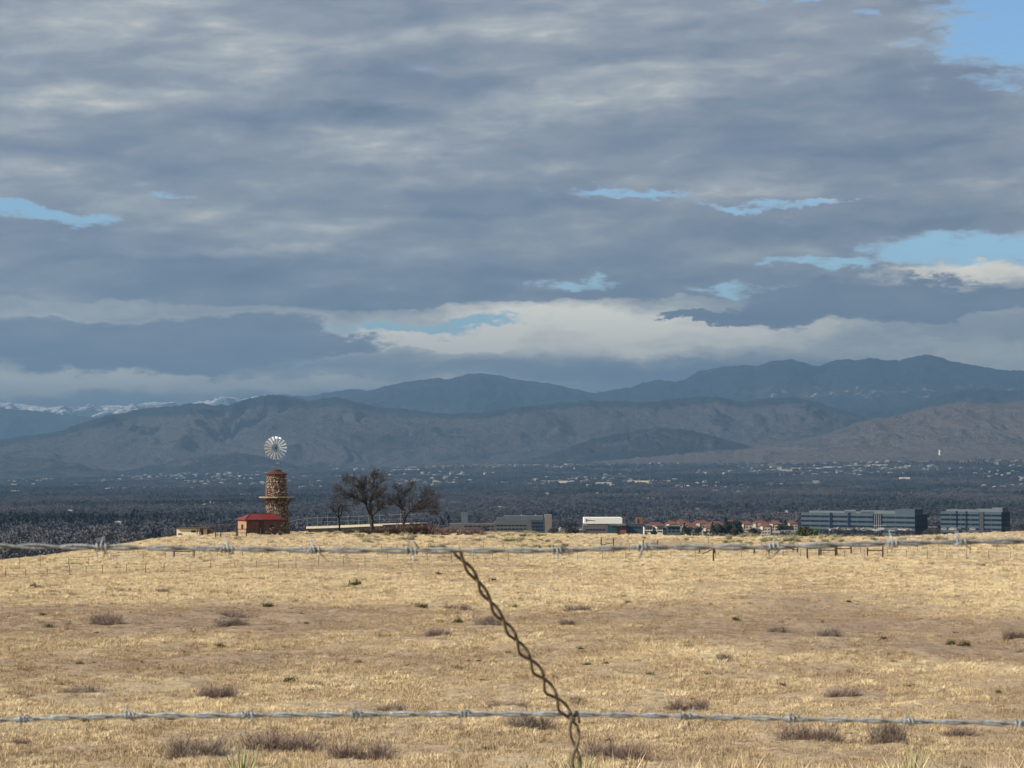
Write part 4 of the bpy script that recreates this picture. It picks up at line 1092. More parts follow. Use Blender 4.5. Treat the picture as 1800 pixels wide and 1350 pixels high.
# tail folded behind the wheel
m = MB(); m.beam((mx0, .2, hub.z + .05), (mx0 + .35, 2.6, hub.z + .25), .06)
tl = m.build('tail_bone', M['steel'], tower)
m = MB(); m.add([(mx0 + .2, 1.5, hub.z - .05), (mx0 + .36, 3.0, hub.z - .35), (mx0 + .36, 3.0, hub.z + .95), (mx0 + .2, 1.5, hub.z + .4),
                 (mx0 + .22, 1.5, hub.z - .05), (mx0 + .38, 3.0, hub.z - .35), (mx0 + .38, 3.0, hub.z + .95), (mx0 + .22, 1.5, hub.z + .4)],
                [(0, 1, 2, 3), (7, 6, 5, 4), (0, 4, 5, 1), (1, 5, 6, 2), (2, 6, 7, 3), (3, 7, 4, 0)]); m.build('tail_vane', M['blade'], tower)
m = MB(); m.box((mx0 + .35, 0, tp(489, 814).z - TZ), (.42, .2, .12), .5); m.build('brake_lever', M['blade'], tower)


# ------------------------------------------------------------------ pump house with the red roof
HD = 444.0; UH = K * HD; ang = R(28)
hc = at(433, 934, HD); hzg = float(gz(hc.x, hc.y)); ph = empty('pump_house', (hc.x, hc.y, hzg), label='small tan pump house with red hipped metal roof against the stone tower', category='hut')
ca, sa = math.cos(ang), math.sin(ang)
Lw = 62 * UH / ca; Ww = 18.5 * UH / sa; Hw = at(433, 914.5, HD).z - hzg
def hp(u, v, z): return (u * ca - v * sa, u * sa + v * ca, z)     # u along the long wall, v to the back
def hbox(name, u0, u1, v0, v1, z0, z1, mt, parent):
    m = MB(); q = [(u0, v0), (u1, v0), (u1, v1), (u0, v1)]
    m.add([hp(u, v, z0) for u, v in q] + [hp(u, v, z1) for u, v in q], [(3, 2, 1, 0), (4, 5, 6, 7), (0, 1, 5, 4), (1, 2, 6, 5), (2, 3, 7, 6), (3, 0, 4, 7)])
    return m.build(name, M[mt], parent)
wl = hbox('wall', 0, Lw, 0, Ww, -.8, Hw, 'stucco', ph)
M['wall_in_shade'] = mat('shade_darkened_wall', (0.13, 0.066, 0.052), .9, 0, .3, 2, .1)  # shade of the long wall painted in as a darker red-brown
hbox('front_shade_panel', 0, Lw, -.03, 0, -.8, Hw - .01, 'wall_in_shade', ph)  # thin panel over the stucco that carries the painted shade
hbox('plinth', -.04, Lw, -.04, Ww + .04, -.8, .25, 'taupe', ph)
dr = hbox('door', Lw * .33, Lw * .33 + .95, -.05, .02, .1, Hw - .1, 'darkwood', ph); hbox('handle', Lw * .33 + .8, Lw * .33 + .86, -.1, -.05, 1.0, 1.12, 'steel', dr)
wn = hbox('window', -.05, .02, Ww * .35, Ww * .35 + .9, .85, 1.6, 'dark', ph); hbox('sill', -.12, .02, Ww * .32, Ww * .35 + 1.0, .78, .85, 'deck', wn)
hbox('window', Lw * .62, Lw * .62 + .8, -.05, .02, .85, 1.5, 'dark', ph)
# boulders banked along the shaded wall
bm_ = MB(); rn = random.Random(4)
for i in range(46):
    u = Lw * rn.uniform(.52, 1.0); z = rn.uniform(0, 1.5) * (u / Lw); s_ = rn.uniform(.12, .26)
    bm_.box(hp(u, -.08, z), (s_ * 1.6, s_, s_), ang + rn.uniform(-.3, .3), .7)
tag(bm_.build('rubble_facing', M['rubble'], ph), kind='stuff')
e = .45; rz1 = Hw + 1.05; v_mid = Ww / 2; zr = Hw + .03
A = (-e, -e); B = (Lw + .3, -e); C_ = (Lw + .3, Ww + e); D_ = (-e, Ww + e); r0p = (v_mid * .75, v_mid); r1p = (Lw * .80, v_mid)
def roofpart(pts):
    m = MB(); n_ = len(pts)
    top = [Vector(hp(*p)) for p in pts]; nrm = (top[1] - top[0]).cross(top[2] - top[0]).normalized() * .05
    if nrm.z < 0: nrm = -nrm
    m.add([tuple(p) for p in top] + [tuple(p + nrm) for p in top], [tuple(reversed(range(n_))), tuple(range(n_, 2 * n_))] + [(i, (i + 1) % n_, n_ + (i + 1) % n_, n_ + i) for i in range(n_)])
    return m.build('roof_slope', M['redroof'], ph)
front = roofpart([(A[0], A[1], zr), (B[0], B[1], zr), (r1p[0], r1p[1], rz1), (r0p[0], r0p[1], rz1)])
roofpart([(A[0], A[1], zr), (r0p[0], r0p[1], rz1), (D_[0], D_[1], zr)])
roofpart([(D_[0], D_[1], zr), (r0p[0], r0p[1], rz1), (r1p[0], r1p[1], rz1), (C_[0], C_[1], zr)])
roofpart([(B[0], B[1], zr), (C_[0], C_[1], zr), (r1p[0], r1p[1], rz1)])
for i in range(1, 14):                                   # standing seams
    t = i / 14; u = A[0] + (B[0] - A[0]) * t
    k0 = min(1, max(.02, (u - A[0]) / (r0p[0] - A[0]))); k1 = min(1, max(.02, (B[0] - u) / (B[0] - r1p[0]))); kk = min(k0, k1)
    m = MB(); m.beam(hp(u, -e, zr + .07), hp(u, -e + (v_mid + e) * kk, zr + (rz1 - zr) * kk + .07), .05, .06); m.build('seam', M['redroof'], front)
for a_, b_ in (((A[0], A[1], zr), (r0p[0], r0p[1], rz1)), ((r0p[0], r0p[1], rz1), (r1p[0], r1p[1], rz1))):
    m = MB(); m.beam(Vector(hp(*a_)) + Vector((0, 0, .08)), Vector(hp(*b_)) + Vector((0, 0, .08)), .14, .09); m.build('ridge_cap', M['redroof'], ph)


# ------------------------------------------------------------------ rails, posts and walls about the tower
def round_post(p, h, r_, mt, parent, name='post', lean=0.0):
    m = MB(); m.tube([(p[0], p[1], p[2] - .35), (p[0] + lean, p[1], p[2] + h)], [r_, r_ * .9], 7); return m.build(name, M[mt], parent)
# railing on the reservoir wall
WP = [(538, 925.5, 462), (600, 923.5, 461), (649, 921.3, 460), (704, 919.5, 459), (749, 918, 458)]
wall = empty('reservoir_wall', at(640, 930, 460), label='long low pale concrete wall running behind the bare trees', category='wall')
def wall_top(px):
    return at(px, np.interp(px, [w_[0] for w_ in WP], [w_[1] for w_ in WP]), float(np.interp(px, [w_[0] for w_ in WP], [w_[2] for w_ in WP])))
pxs_ = list(np.linspace(538, 750, 12))
for a_, b_ in zip(pxs_[:-1], pxs_[1:]):
    p, q = wall_top(a_), wall_top(b_); m = MB(); d = (q - p).normalized(); nn = Vector((-d.y, d.x, 0)) * .3; g_ = d * .02
    vs = []
    for zoff in (-.42 if a_ < 660 else -.2, 0): vs += [p - nn * 0 + g_ + Vector((0, 0, zoff)), q + Vector((0, 0, zoff)), q + nn + Vector((0, 0, zoff)), p + nn + g_ + Vector((0, 0, zoff))]
    m.add(vs, [(3, 2, 1, 0), (4, 5, 6, 7), (0, 1, 5, 4), (1, 2, 6, 5), (2, 3, 7, 6), (3, 0, 4, 7)]); m.build('wall_panel', M['concrete'], wall)
    vs = []
    for zoff in (-2.2, -.42 if a_ < 660 else -.2): vs += [p + nn * .3 + Vector((0, 0, zoff)), q + nn * .3 + Vector((0, 0, zoff)), q + nn + Vector((0, 0, zoff)), p + nn + Vector((0, 0, zoff))]
    m = MB(); m.add(vs, [(3, 2, 1, 0), (4, 5, 6, 7), (0, 1, 5, 4), (1, 2, 6, 5), (2, 3, 7, 6), (3, 0, 4, 7)]); m.build('footing', M['bark'], wall)
rebase(wall)
rail = empty('chain_link_railing', at(640, 922, 460), label='thin galvanised railing of posts and two rails on the reservoir wall', category='railing')
for px_ in (503, 522, 540, 558, 576, 594, 612, 630.6, 648, 667, 685, 704, 724, 748):
    t_ = wall_top(px_) if px_ > 538 else at(px_, 927, 461); h_ = 1.85 if px_ > 538 else 1.1
    m = MB(); m.tube([t_ + Vector((0, .15, -.3)), t_ + Vector((0, .15, h_))], .035, 6); m.build('post', M['rail'], rail)
for dz, r_ in ((1.5, .038), (.75, .022)):
    for a_, b_ in zip(pxs_[:-1], pxs_[1:]):
        m = MB(); m.tube([wall_top(a_) + Vector((0, .15, dz)), wall_top(b_) + Vector((0, .15, dz))], r_, 5); m.build('rail', M['rail'], rail)
    m = MB(); m.tube([at(503, 927, 461) + Vector((0, .15, dz * .6)), wall_top(538) + Vector((0, .15, dz))], r_, 5); m.build('rail', M['rail'], rail)
rebase(rail)

# cream utility building on the left shoulder
ub = empty('utility_building', at(340, 942, 452), label='low cream utility building with dark flat roof left of the pump house', category='hut')
def ubx(name, p0, p1, t0, t1, dep, push, mt, parent):
    m = MB(); block(m, at(p0, 940, 452), at(p1, 940, 452), dep, at(p0, t1, 452).z, at(p0, t0, 452).z, push); return m.build(name, M[mt], parent)
uw = ubx('wall', 310.5, 352, 929, 946, 5, 0, 'whitewall', ub); ubx('end_wall', 357, 363, 929.5, 946, 5, .3, 'whitewall', ub)
ubx('roof', 309.5, 366, 928, 929, 6, -.4, 'darkwood', ub)
ubx('window', 336, 344, 932.5, 935.5, .2, -.06, 'dark', uw); ubx('vent', 313, 320, 937.6, 939.6, .2, -.06, 'dark', uw); ubx('door', 352, 357, 929.2, 944, .2, .5, 'darkwood', ub)
ubx('side_wall', 363, 367.5, 930, 946, 4, 1.0, 'taupe', ub)
for q in (346, 350, 353.5):
    m = MB(); m.beam(at(q, 941, 451.2), at(q + 2, 929.2, 451.4), .12); m.build('timber_prop', M['darkwood'], ub)
m = MB(); m.beam(at(364, 928.2, 451.6), at(380, 934.5, 451.2), .30, .14); m.build('ramp', M['darkwood'], ub)
rebase(ub)
for (px_, t_, lab) in ((323.5, 913, 'thin dark pole rising behind the left end of the cream building'), (385.2, 911, 'thin dark pole standing between cream building and pump house')):
    p = at(px_, 930, 458); m = MB(); h_ = at(px_, t_, 458).z - p.z; m.tube([(0, 0, -2), (0, 0, h_)], .05, 6); o = m.build('utility_pole', M['steel'], None, p)
    m2 = MB(); m2.box((0, 0, h_ + .03), (.3, .1, .06)); m2.build('cap', M['steel'], o); tag(o, lab, 'pole')

def rail_fence(name, label, posts, rails, cat='fence', r_=.11, mt='darkwood', dd=None):
    """posts: (px, top, base); rails: (pxa, pya, pxb, pyb)"""
    P_ = [drop(p[0], p[2], 150, 470) if dd is None else at(p[0], p[2], dd) for p in posts]
    c = sum(P_, Vector()) / len(P_); root = empty(name, (c.x, c.y, min(p.z for p in P_)), label=label, category=cat)
    for (px_, tpx, bpx), p in zip(posts, P_):
        h_ = (bpx - tpx) * K * p.y
        m = MB(); m.tube([p - Vector((0, 0, .3)), p + Vector((random.uniform(-.03, .03), 0, h_))], [r_, r_ * .9], 7); m.build('post', M[mt], root)
    d = c.y
    for rl in rails:
        m = MB(); m.tube([at(rl[0], rl[1], d - .1), at(rl[2], rl[3], d - .1)], .075, 6); m.build('rail', M[mt], root)
    rebase(root); return root
rail_fence('brace_fence', 'dark timber H-brace with one rail below the cream building at left', [(306, 962, 980), (341, 960, 979)], [(306, 969.5, 341, 968.5)])
rail_fence('brace_fence', 'pair of short dark gate posts left of the pump house', [(379, 934, 945), (388, 935, 945)], [])
rail_fence('corral_fence', 'dark timber posts and thin rail in front of the pump house gable', [(415, 922, 944), (417.5, 930, 943), (433, 929, 943)], [(416, 930.5, 433, 930)])
rail_fence('corral_fence', 'pale pole rails on dark posts before the shaded pump house wall', [(458, 928, 940), (474, 927, 939), (489, 927, 939)], [(457, 926, 491, 924.5), (458, 930, 490, 929)], mt='timber', r_=.06)
rail_fence('corral_fence', 'pale pole rail left of the pump house', [(398, 922, 938), (410, 921, 937)], [(395, 922.5, 414, 921.5), (340, 924, 396, 922.5)], mt='timber', r_=.06)
rail_fence('brace_fence', 'two dark posts standing below the reservoir wall right of the tower', [(556, 922, 933), (570, 919, 934)], [(556, 926, 570, 925)], r_=.07)
rail_fence('brace_fence', 'rusty brace with a sloping rail on the crest right of the leaning stay', [(1057, 944.5, 960), (1078.6, 946, 971)], [(1057, 958, 1078.6, 953.5)], mt='tpost')
rail_fence('brace_fence', 'rusty brace with a level rail on the crest, left of the collapsed one', [(1131, 949, 962), (1156, 949.5, 962)], [(1131, 956, 1156, 956)], mt='tpost')
rail_fence('brace_fence', 'collapsed dark brace with its rail fallen diagonally', [(1230, 962, 974), (1254, 961, 988), (1256, 961, 974)], [(1234, 974, 1254, 965)])
rail_fence('brace_fence', 'dark brace with a slanting rail beside the small white sign', [(1326, 962, 973), (1352, 961, 972), (1402, 961, 972), (1394, 963, 969)], [(1377, 959.5, 1394, 966), (1394, 966, 1402, 967)])
rail_fence('brace_fence', 'large dark timber brace of four posts and three rails, biggest on the field', [(1419, 962, 981.5), (1440, 961, 977), (1443, 962, 978), (1468.5, 960.5, 977), (1471, 960, 976), (1496, 960, 974.5)],
           [(1419, 964.5, 1440, 963.5), (1442, 967.5, 1468.5, 967), (1471, 964.5, 1496, 964)])
rail_fence('brace_fence', 'dark H-brace with one rail, rightmost on the field', [(1524.6, 963, 980), (1551.6, 960, 980.5)], [(1524.6, 967.5, 1551.6, 968)])
p = drop(1376, 977, 150, 470); sg = empty('field_sign', p, label='small blank white sign on the field fence beside the slanting brace', category='sign')
zc = at(1376, 966.5, p.y).z - p.z
m = MB(); m.box((0, 0, zc), (7 * K * p.y, .03, 4.6 * K * p.y)); m.build('panel', M['signwhite'], sg); m = MB(); m.box((0, .05, zc / 2 - .2), (.06, .06, zc + .5)); m.build('post', M['tpost'], sg)

def wire_fence(label, path, step, hpx, seed, wires=(.35, .7, 1.0), tall=0):
    rn = random.Random(seed); xs = [p[0] for p in path]; ys = [p[1] for p in path]; ps = []; x = xs[0]
    while x <= xs[-1]:
        p = drop(x, float(np.interp(x, xs, ys)), 150, 900); ps.append(p); x += step * rn.uniform(.75, 1.25)
    # keep the line smooth in depth
    dsm = np.array([p.y for p in ps]); 
    for _ in range(4): dsm = np.convolve(np.pad(dsm, 1, mode='edge'), [.25, .5, .25], 'valid')
    q = []
    for p, d in zip(ps, dsm):
        X_ = p.x / p.y * d; q.append(Vector((X_, d, float(gz(X_, d)))))
    root = empty('wire_fence', q[len(q) // 2], label=label, category='fence', group='steel post and wire fences on the field')
    tops = []
    for i, p in enumerate(q):
        h_ = hpx * K * p.y * rn.uniform(.88, 1.1) * (1.6 if tall and i % tall == 3 else 1); lean = rn.uniform(-.06, .06); tops.append((p, h_, lean))
        m = MB(); m.beam(p - Vector((0, 0, .3)), p + Vector((lean, 0, h_)), .07, .05); po = m.build('post', M['tpost'], root)
        if rn.random() < .35:
            m = MB(); m.box((p.x + lean, p.y, p.z + h_ + .05), (.07, .07, .11)); m.build('tip', M['tpost_light'], po)
    for wf in wires:
        m = MB(); m.tube([p + Vector((ln * wf, -.03, hpx * K * p.y * wf * .97)) for (p, h_, ln) in tops], .010, 3); m.build('wire', M['fwire'], root)
    rebase(root); return root
wire_fence('nearer steel post and wire fence crossing the whole field', [(-60, 1018), (0, 1016), (200, 1009), (400, 1003), (600, 993), (780, 988), (950, 987), (1100, 984), (1300, 981), (1500, 981), (1870, 984)], 37, 17, 3)
wire_fence('farther steel post and wire fence crossing the field below the crest', [(-60, 1004), (0, 1001), (120, 999), (200, 990), (262, 981), (400, 978), (600, 975), (800, 974), (1080, 971), (1300, 970), (1500, 971), (1870, 972)], 45, 17, 8, tall=9)
wire_fence('short distant wire fence on the far golden rise at right', [(1600, 938), (1700, 936.5), (1800, 935), (1870, 935)], 22, 8, 5, wires=(.5, 1.0))


# ------------------------------------------------------------------ three bare trees
class Tree:
    def __init__(self, seed): self.rn = random.Random(seed); self.big = MB(); self.small = MB()
    def twig(self, p, d, L_, r_, depth):
        rn = self.rn; pts = [p]; dd = d.copy(); seg = 4 if depth > 1 else 3
        for i in range(seg):
            dd = (dd + Vector((rn.gauss(0, .20), rn.gauss(0, .20), rn.gauss(0.05, .16)))).normalized(); pts.append(pts[-1] + dd * L_ / seg)
        rads = [r_ * (1 - .7 * i / seg) for i in range(seg + 1)]
        (self.big if r_ > .045 else self.small).tube(pts, rads, 5 if r_ > .045 else 3, False)
        if depth == 0: return
        nb = rn.choice([3, 4, 5]) if depth > 1 else rn.choice([4, 5, 6])
        for k_ in range(nb):
            t = rn.uniform(.25, 1.0); i = min(seg - 1, int(t * seg)); q = pts[i].lerp(pts[i + 1], t * seg - i)
            ax = Vector((rn.gauss(0, 1), rn.gauss(0, 1), rn.gauss(0, 1))).normalized()
            nd = (Quaternion(ax, rn.uniform(.4, 1.1)) @ dd); nd.z += .12; nd.normalize()
            self.twig(q, nd, L_ * rn.uniform(.5, .8), max(.013, rads[i] * .60), depth - 1)
    def limb(self, pts, r_a, r_b, twigs, L_, depth, start=.3):
        rn = self.rn; n_ = len(pts); full = []
        for i in range(n_ - 1):
            for k_ in range(4): full.append(pts[i].lerp(pts[i + 1], k_ / 4) + Vector((rn.gauss(0, .04), rn.gauss(0, .04), rn.gauss(0, .04))) * (1 if i + k_ else 0))
        full.append(pts[-1]); m_ = len(full)
        rads = [r_a + (r_b - r_a) * (i / (m_ - 1)) for i in range(m_)]
        self.big.tube(full, rads, 7, False)
        twigs = int(twigs * 1.25)
        for k_ in range(twigs):
            t = start + (1 - start) * (k_ + rn.random()) / twigs; i = min(m_ - 2, int(t * (m_ - 1))); q = full[i]
            tan_ = (full[i + 1] - full[i]).normalized(); ax = tan_.cross(Vector((rn.gauss(0, 1), rn.gauss(0, 1), rn.gauss(0, 1)))).normalized()
            nd = Quaternion(ax, rn.uniform(.4, 1.15)) @ tan_; nd.z += .15; nd.normalize()
            self.twig(q, nd, L_ * rn.uniform(.6, 1.15), max(.026, rads[i] * .55), depth)
def make_tree(label, basepx, d, limbs, seed, name='bare_tree'):
    """limb: list of (X, Y in the enlarged crop, depth offset), radii, twigs, twig length, levels"""
    T = Tree(seed); f = lambda X_, Y_, o_: at(560 + X_ / 7.5, 820 + Y_ / 7.5, d + o_)
    base = f(*basepx, 0); 
    for (pts, ra, rb_, tw, L_, dep, st) in limbs: T.limb([f(*p) for p in pts], ra, rb_, tw, L_, dep, st)
    root = empty(name, base, label=label, category='tree', group='bare trees beside the windmill')
    T.big.build('trunk', M['bark'], root, None, True); T.small.build('crown', M['twig'], root)
    rebase(root); return root
make_tree('smallest bare tree with a forked trunk, leftmost beside the tower', (275, 830), 455, [
    ([(280, 850, 0), (275, 770, 0), (270, 690, 0)], .17, .14, 0, 1, 1, .5),
    ([(270, 695, 0), (240, 640, -.2), (195, 575, -.4), (150, 520, -.5)], .11, .04, 9, 1.1, 2, .3),
    ([(270, 695, 0), (262, 620, .2), (262, 550, .3), (240, 480, .5)], .11, .04, 10, 1.2, 2, .3),
    ([(272, 690, 0), (300, 610, .1), (320, 545, .3), (350, 500, .2)], .10, .04, 9, 1.1, 2, .3),
    ([(262, 585, 0), (310, 590, -.6), (370, 580, -.8)], .06, .03, 6, .8, 1, .3)], 1)
make_tree('largest bare tree with a broad spreading crown, between the two others', (700, 840), 452, [
    ([(700, 860, 0), (708, 780, 0), (706, 700, 0), (690, 640, 0)], .36, .27, 0, 1, 1, .5),
    ([(690, 650, 0), (650, 560, -.2), (620, 490, -.4), (560, 440, -.8), (480, 395, -1.0), (400, 350, -1.3), (320, 360, -1.2), (235, 375, -1.4)], .21, .05, 26, 1.5, 3, .25),
    ([(480, 398, -1), (410, 415, -.6), (330, 410, -.2)], .07, .03, 7, .9, 2, .2),
    ([(560, 440, -.8), (500, 470, -1.3), (440, 500, -1.8)], .06, .02, 6, .8, 2, .2),
    ([(620, 490, -.4), (560, 360, .4), (520, 280, .9), (430, 220, 1.0), (350, 180, 1.2)], .13, .04, 20, 1.3, 3, .2),
    ([(640, 500, 0), (610, 380, .5), (600, 270, 1.1), (590, 180, 1.3)], .13, .04, 17, 1.35, 3, .2),
    ([(690, 640, 0), (680, 540, .3), (690, 450, .2), (715, 370, 0), (720, 270, -.4), (730, 190, -.6), (760, 120, -.6)], .22, .05, 24, 1.3, 3, .3),
    ([(690, 450, .2), (760, 410, -.6), (800, 390, -1.2), (860, 330, -1.4)], .12, .04, 14, 1.2, 3, .2),
    ([(720, 290, -.4), (790, 230, -.9), (850, 190, -1.2), (900, 150, -1.2)], .09, .03, 13, 1.2, 2, .2),
    ([(715, 650, 0), (770, 590, -.5), (820, 560, -.8), (860, 530, -.8)], .12, .03, 12, 1.1, 3, .2),
    ([(700, 650, 0), (680, 590, -.8), (720, 520, -1.2), (780, 480, -1.4)], .10, .03, 11, 1.1, 3, .2)], 2)
make_tree('bare tree leaning right with one long low limb, rightmost beside the tower', (1120, 800), 450, [
    ([(1118, 830, 0), (1120, 740, 0), (1145, 660, 0)], .28, .22, 0, 1, 1, .5),
    ([(1145, 660, 0), (1200, 590, -.2), (1270, 550, -.4), (1350, 555, -.5), (1440, 550, -.7), (1470, 600, -.8), (1550, 595, -.9)], .20, .04, 24, 1.3, 3, .15),
    ([(1200, 595, -.2), (1290, 510, .5), (1380, 430, .9), (1450, 370, 1.1)], .12, .03, 18, 1.4, 3, .2),
    ([(1350, 555, -.5), (1430, 500, .2), (1500, 450, .4), (1570, 420, .5)], .09, .03, 14, 1.2, 2, .2),
    ([(1440, 552, -.7), (1510, 530, -1.2), (1580, 520, -1.4)], .07, .02, 8, .9, 2, .2),
    ([(1135, 680, 0), (1140, 590, .4), (1110, 550, .7), (1080, 470, .9), (1060, 380, 1.0), (1020, 270, 1.0)], .14, .04, 22, 1.2, 3, .25),
    ([(1110, 550, .7), (1020, 500, .6), (960, 430, .4), (950, 500, .2), (900, 490, .1)], .09, .03, 14, 1.1, 3, .2),
    ([(1080, 470, .9), (1130, 380, 1.3), (1180, 320, 1.5), (1220, 300, 1.5)], .08, .03, 12, 1.1, 3, .2),
    ([(1130, 720, 0), (1090, 620, -.5), (1080, 600, -.6)], .08, .03, 4, .7, 1, .3),
    ([(1200, 590, -.2), (1190, 480, -.8), (1200, 400, -1.1)], .08, .03, 9, 1.0, 2, .2)], 3)


# ------------------------------------------------------------------ shrubs
def bush_mesh(name, seed, rx, h, stems, material, w0=.010, droop=.15, twist=.5):
    rn = random.Random(seed); vs = []; fs = []
    lob = [(rn.uniform(-.62, .62) * rx, rn.uniform(-.3, .3) * rx * .7, rn.uniform(.55, 1.0)) for _ in range(7)]
    for i in range(stems):
        lx, ly, lh = rn.choice(lob); a = rn.uniform(0, 2 * math.pi); e_ = rn.uniform(.15, 1.25)
        d = Vector((math.cos(a) * math.cos(e_) * rx * .52, math.sin(a) * math.cos(e_) * rx * .42, math.sin(e_) * h * lh)) * rn.uniform(.55, 1.08)
        p0 = Vector((lx * .8 + rn.gauss(0, .05), ly * .8 + rn.gauss(0, .05), -.03)); p = [p0]
        for k_ in range(1, 4):
            t = k_ / 3; p.append(p0 + d * t + Vector((rn.gauss(0, .05), rn.gauss(0, .05), rn.gauss(0, .03) - droop * h * t * t * rn.random())) * (rx))
        ww = w0 * rn.uniform(.6, 1.3); s = Vector((rn.gauss(0, 1), rn.gauss(0, 1), 0)).normalized() * ww / 2
        def rib(pts, ws):
            b = len(vs)
            for q, w_ in zip(pts, ws): vs.extend([tuple(q - s * w_), tuple(q + s * w_)])
            for j in range(len(pts) - 1): fs.append((b + 2 * j, b + 2 * j + 1, b + 2 * j + 3, b + 2 * j + 2))
        rib(p, (1.3, 1, .8, .3))
        for _ in range(5):
            q = p[rn.choice([1, 2, 2, 3])]; dd = d.normalized() * .6 + Vector((rn.gauss(0, .6), rn.gauss(0, .6), rn.uniform(-.1, .8))); dd.normalize()
            q2 = q + dd * h * rn.uniform(.12, .34); rib([q, q.lerp(q2, .55) + Vector((rn.gauss(0, .01), 0, .01)), q2], (.8, .6, .25))
    me = bpy.data.meshes.new(name); me.from_pydata(vs, [], fs); me.update(); me.materials.append(material); return me
M['brush'] = mat('mauve_brown_brush', (0.33, 0.245, 0.21), .95, 0, 0, 1.3, 0, (0.19, 0.14, 0.12))
M['brush_grey'] = mat('grey_brown_brush', (0.36, 0.29, 0.235), .95, 0, 0, 1.3, 0, (0.21, 0.17, 0.14))
M['sage'] = mat('pale_sage', (0.39, 0.375, 0.23), .95, 0, 0, 1.5, 0, (0.22, 0.215, 0.13))
M['greenweed'] = mat('dull_green_weed', (0.135, 0.130, 0.055), .9, 0, 0, 3, 0, (0.065, 0.070, 0.030))
M['browntuft'] = mat('dark_brown_weed', (0.085, 0.058, 0.038), .95, 0, 0, 3, 0, (0.045, 0.030, 0.020))
M['yucca'] = mat('yucca_blades', (0.52, 0.49, 0.27), .7, 0, 0, 4, 0, (0.34, 0.34, 0.17))
brush = [bush_mesh('twigs', 70 + i * 3, 1.0, .52 + .05 * (i % 4), 560 + 40 * (i % 3), M['brush'] if i % 2 == 0 else M['brush_grey'], .009 + .001 * (i % 4), .1 + .1 * (i % 3)) for i in range(9)]
# (px, base row, width px, height px, mesh, where it stands)
BUSH = [
 (497, 1325, 158, 46, 0, 'biggest mauve-brown twiggy shrub, low on the slope left of centre'),
 (345, 1336, 112, 34, 1, 'mauve-brown shrub just left of the biggest shrub'),
 (640, 1340, 130, 42, 3, 'greyish twiggy shrub just right of the biggest shrub'),
 (140, 1224, 102, 19, 2, 'long flat dark shrub on the slope above the left end of the lower wire'),
 (385, 1232, 74, 24, 3, 'round grey-brown shrub above the lower barbed wire, left of centre'),
 (30, 1310, 62, 14, 1, 'low flat shrub at the left edge under the lower wire'),
 (885, 1248, 84, 16, 2, 'shrub right behind the lower wire, left of the twisted stay'),
 (940, 1286, 92, 26, 0, 'dark shrub under the lower wire touching the twisted stay'),
 (686, 1254, 76, 16, 4, 'faint brown shrub hidden by the lower wire at centre left'),
 (1085, 1340, 124, 46, 1, 'grey twiggy shrub at the foot of the twisted stay, right side'),
 (1205, 1252, 84, 26, 4, 'dark shrub on the lower wire right of the twisted stay'),
 (1425, 1306, 124, 38, 0, 'large dark twiggy shrub under the lower wire at right'),
 (1555, 1310, 82, 34, 3, 'grey twiggy shrub right of the large dark shrub'),
 (1680, 1298, 84, 24, 1, 'low pointed shrub right under the lower wire near the right edge'),
 (1482, 1231, 68, 26, 4, 'rounded grey-brown shrub above the lower wire at right'),
 (1366, 1114, 48, 13, 0, 'small mauve shrub high on the slope, left of its pair'),
 (1456, 1123, 58, 18, 2, 'small mauve shrub high on the slope, right of its pair'),
 (1785, 1126, 56, 22, 2, 'mauve shrub cut by the right edge'),
 (1796, 1152, 30, 12, 4, 'low shrub under the mauve one at the right edge'),
 (188, 1101, 78, 22, 2, 'mauve shrub high on the slope at left'),
 (398, 1086, 72, 14, 1, 'upper of two stacked grey shrubs on the upper slope at left'),
 (403, 1103, 66, 12, 4, 'lower of two stacked grey shrubs on the upper slope at left'),
 (806, 1075, 52, 13, 1, 'small grey shrub by the upper part of the twisted stay, left'),
 (853, 1103, 58, 16, 3, 'grey shrub behind the twisted stay at mid height'),
 (770, 1122, 56, 15, 4, 'low mauve shrub left of the twisted stay at mid height'),
 (1016, 1079, 52, 12, 0, 'small dark shrub high on the slope right of the stay'),
 (997, 1102, 36, 12, 3, 'little grey bush below the small dark shrub right of the stay'),
 (284, 1043, 28, 9, 3, 'tiny grey bush on the pale grass below the left brace'),
 (1276, 1166, 34, 14, 3, 'thin open bush on the pale ridge right of centre'),
 (1012, 1236, 24, 10, 4, 'very small dark bush just right of the stay above the wire'),
]
for (px_, pb, wpx, hpx, kx, lab) in BUSH:
    p = drop(px_, pb - 2, 30, 470); o = bpy.data.objects.new('brush_shrub', brush[int(px_ + pb) % 9]); COL.objects.link(o)
    W_ = wpx * K * p.y; H_ = hpx * K * p.y
    o.location = p - Vector((0, 0, .02)); o.scale = (W_ / 1.45, W_ / 2.0, H_ / .38); o.rotation_euler.z = math.pi * (int(px_) % 2) + random.uniform(-.25, .25); tag(o, lab, 'shrub', 'bare twiggy shrubs on the slope')

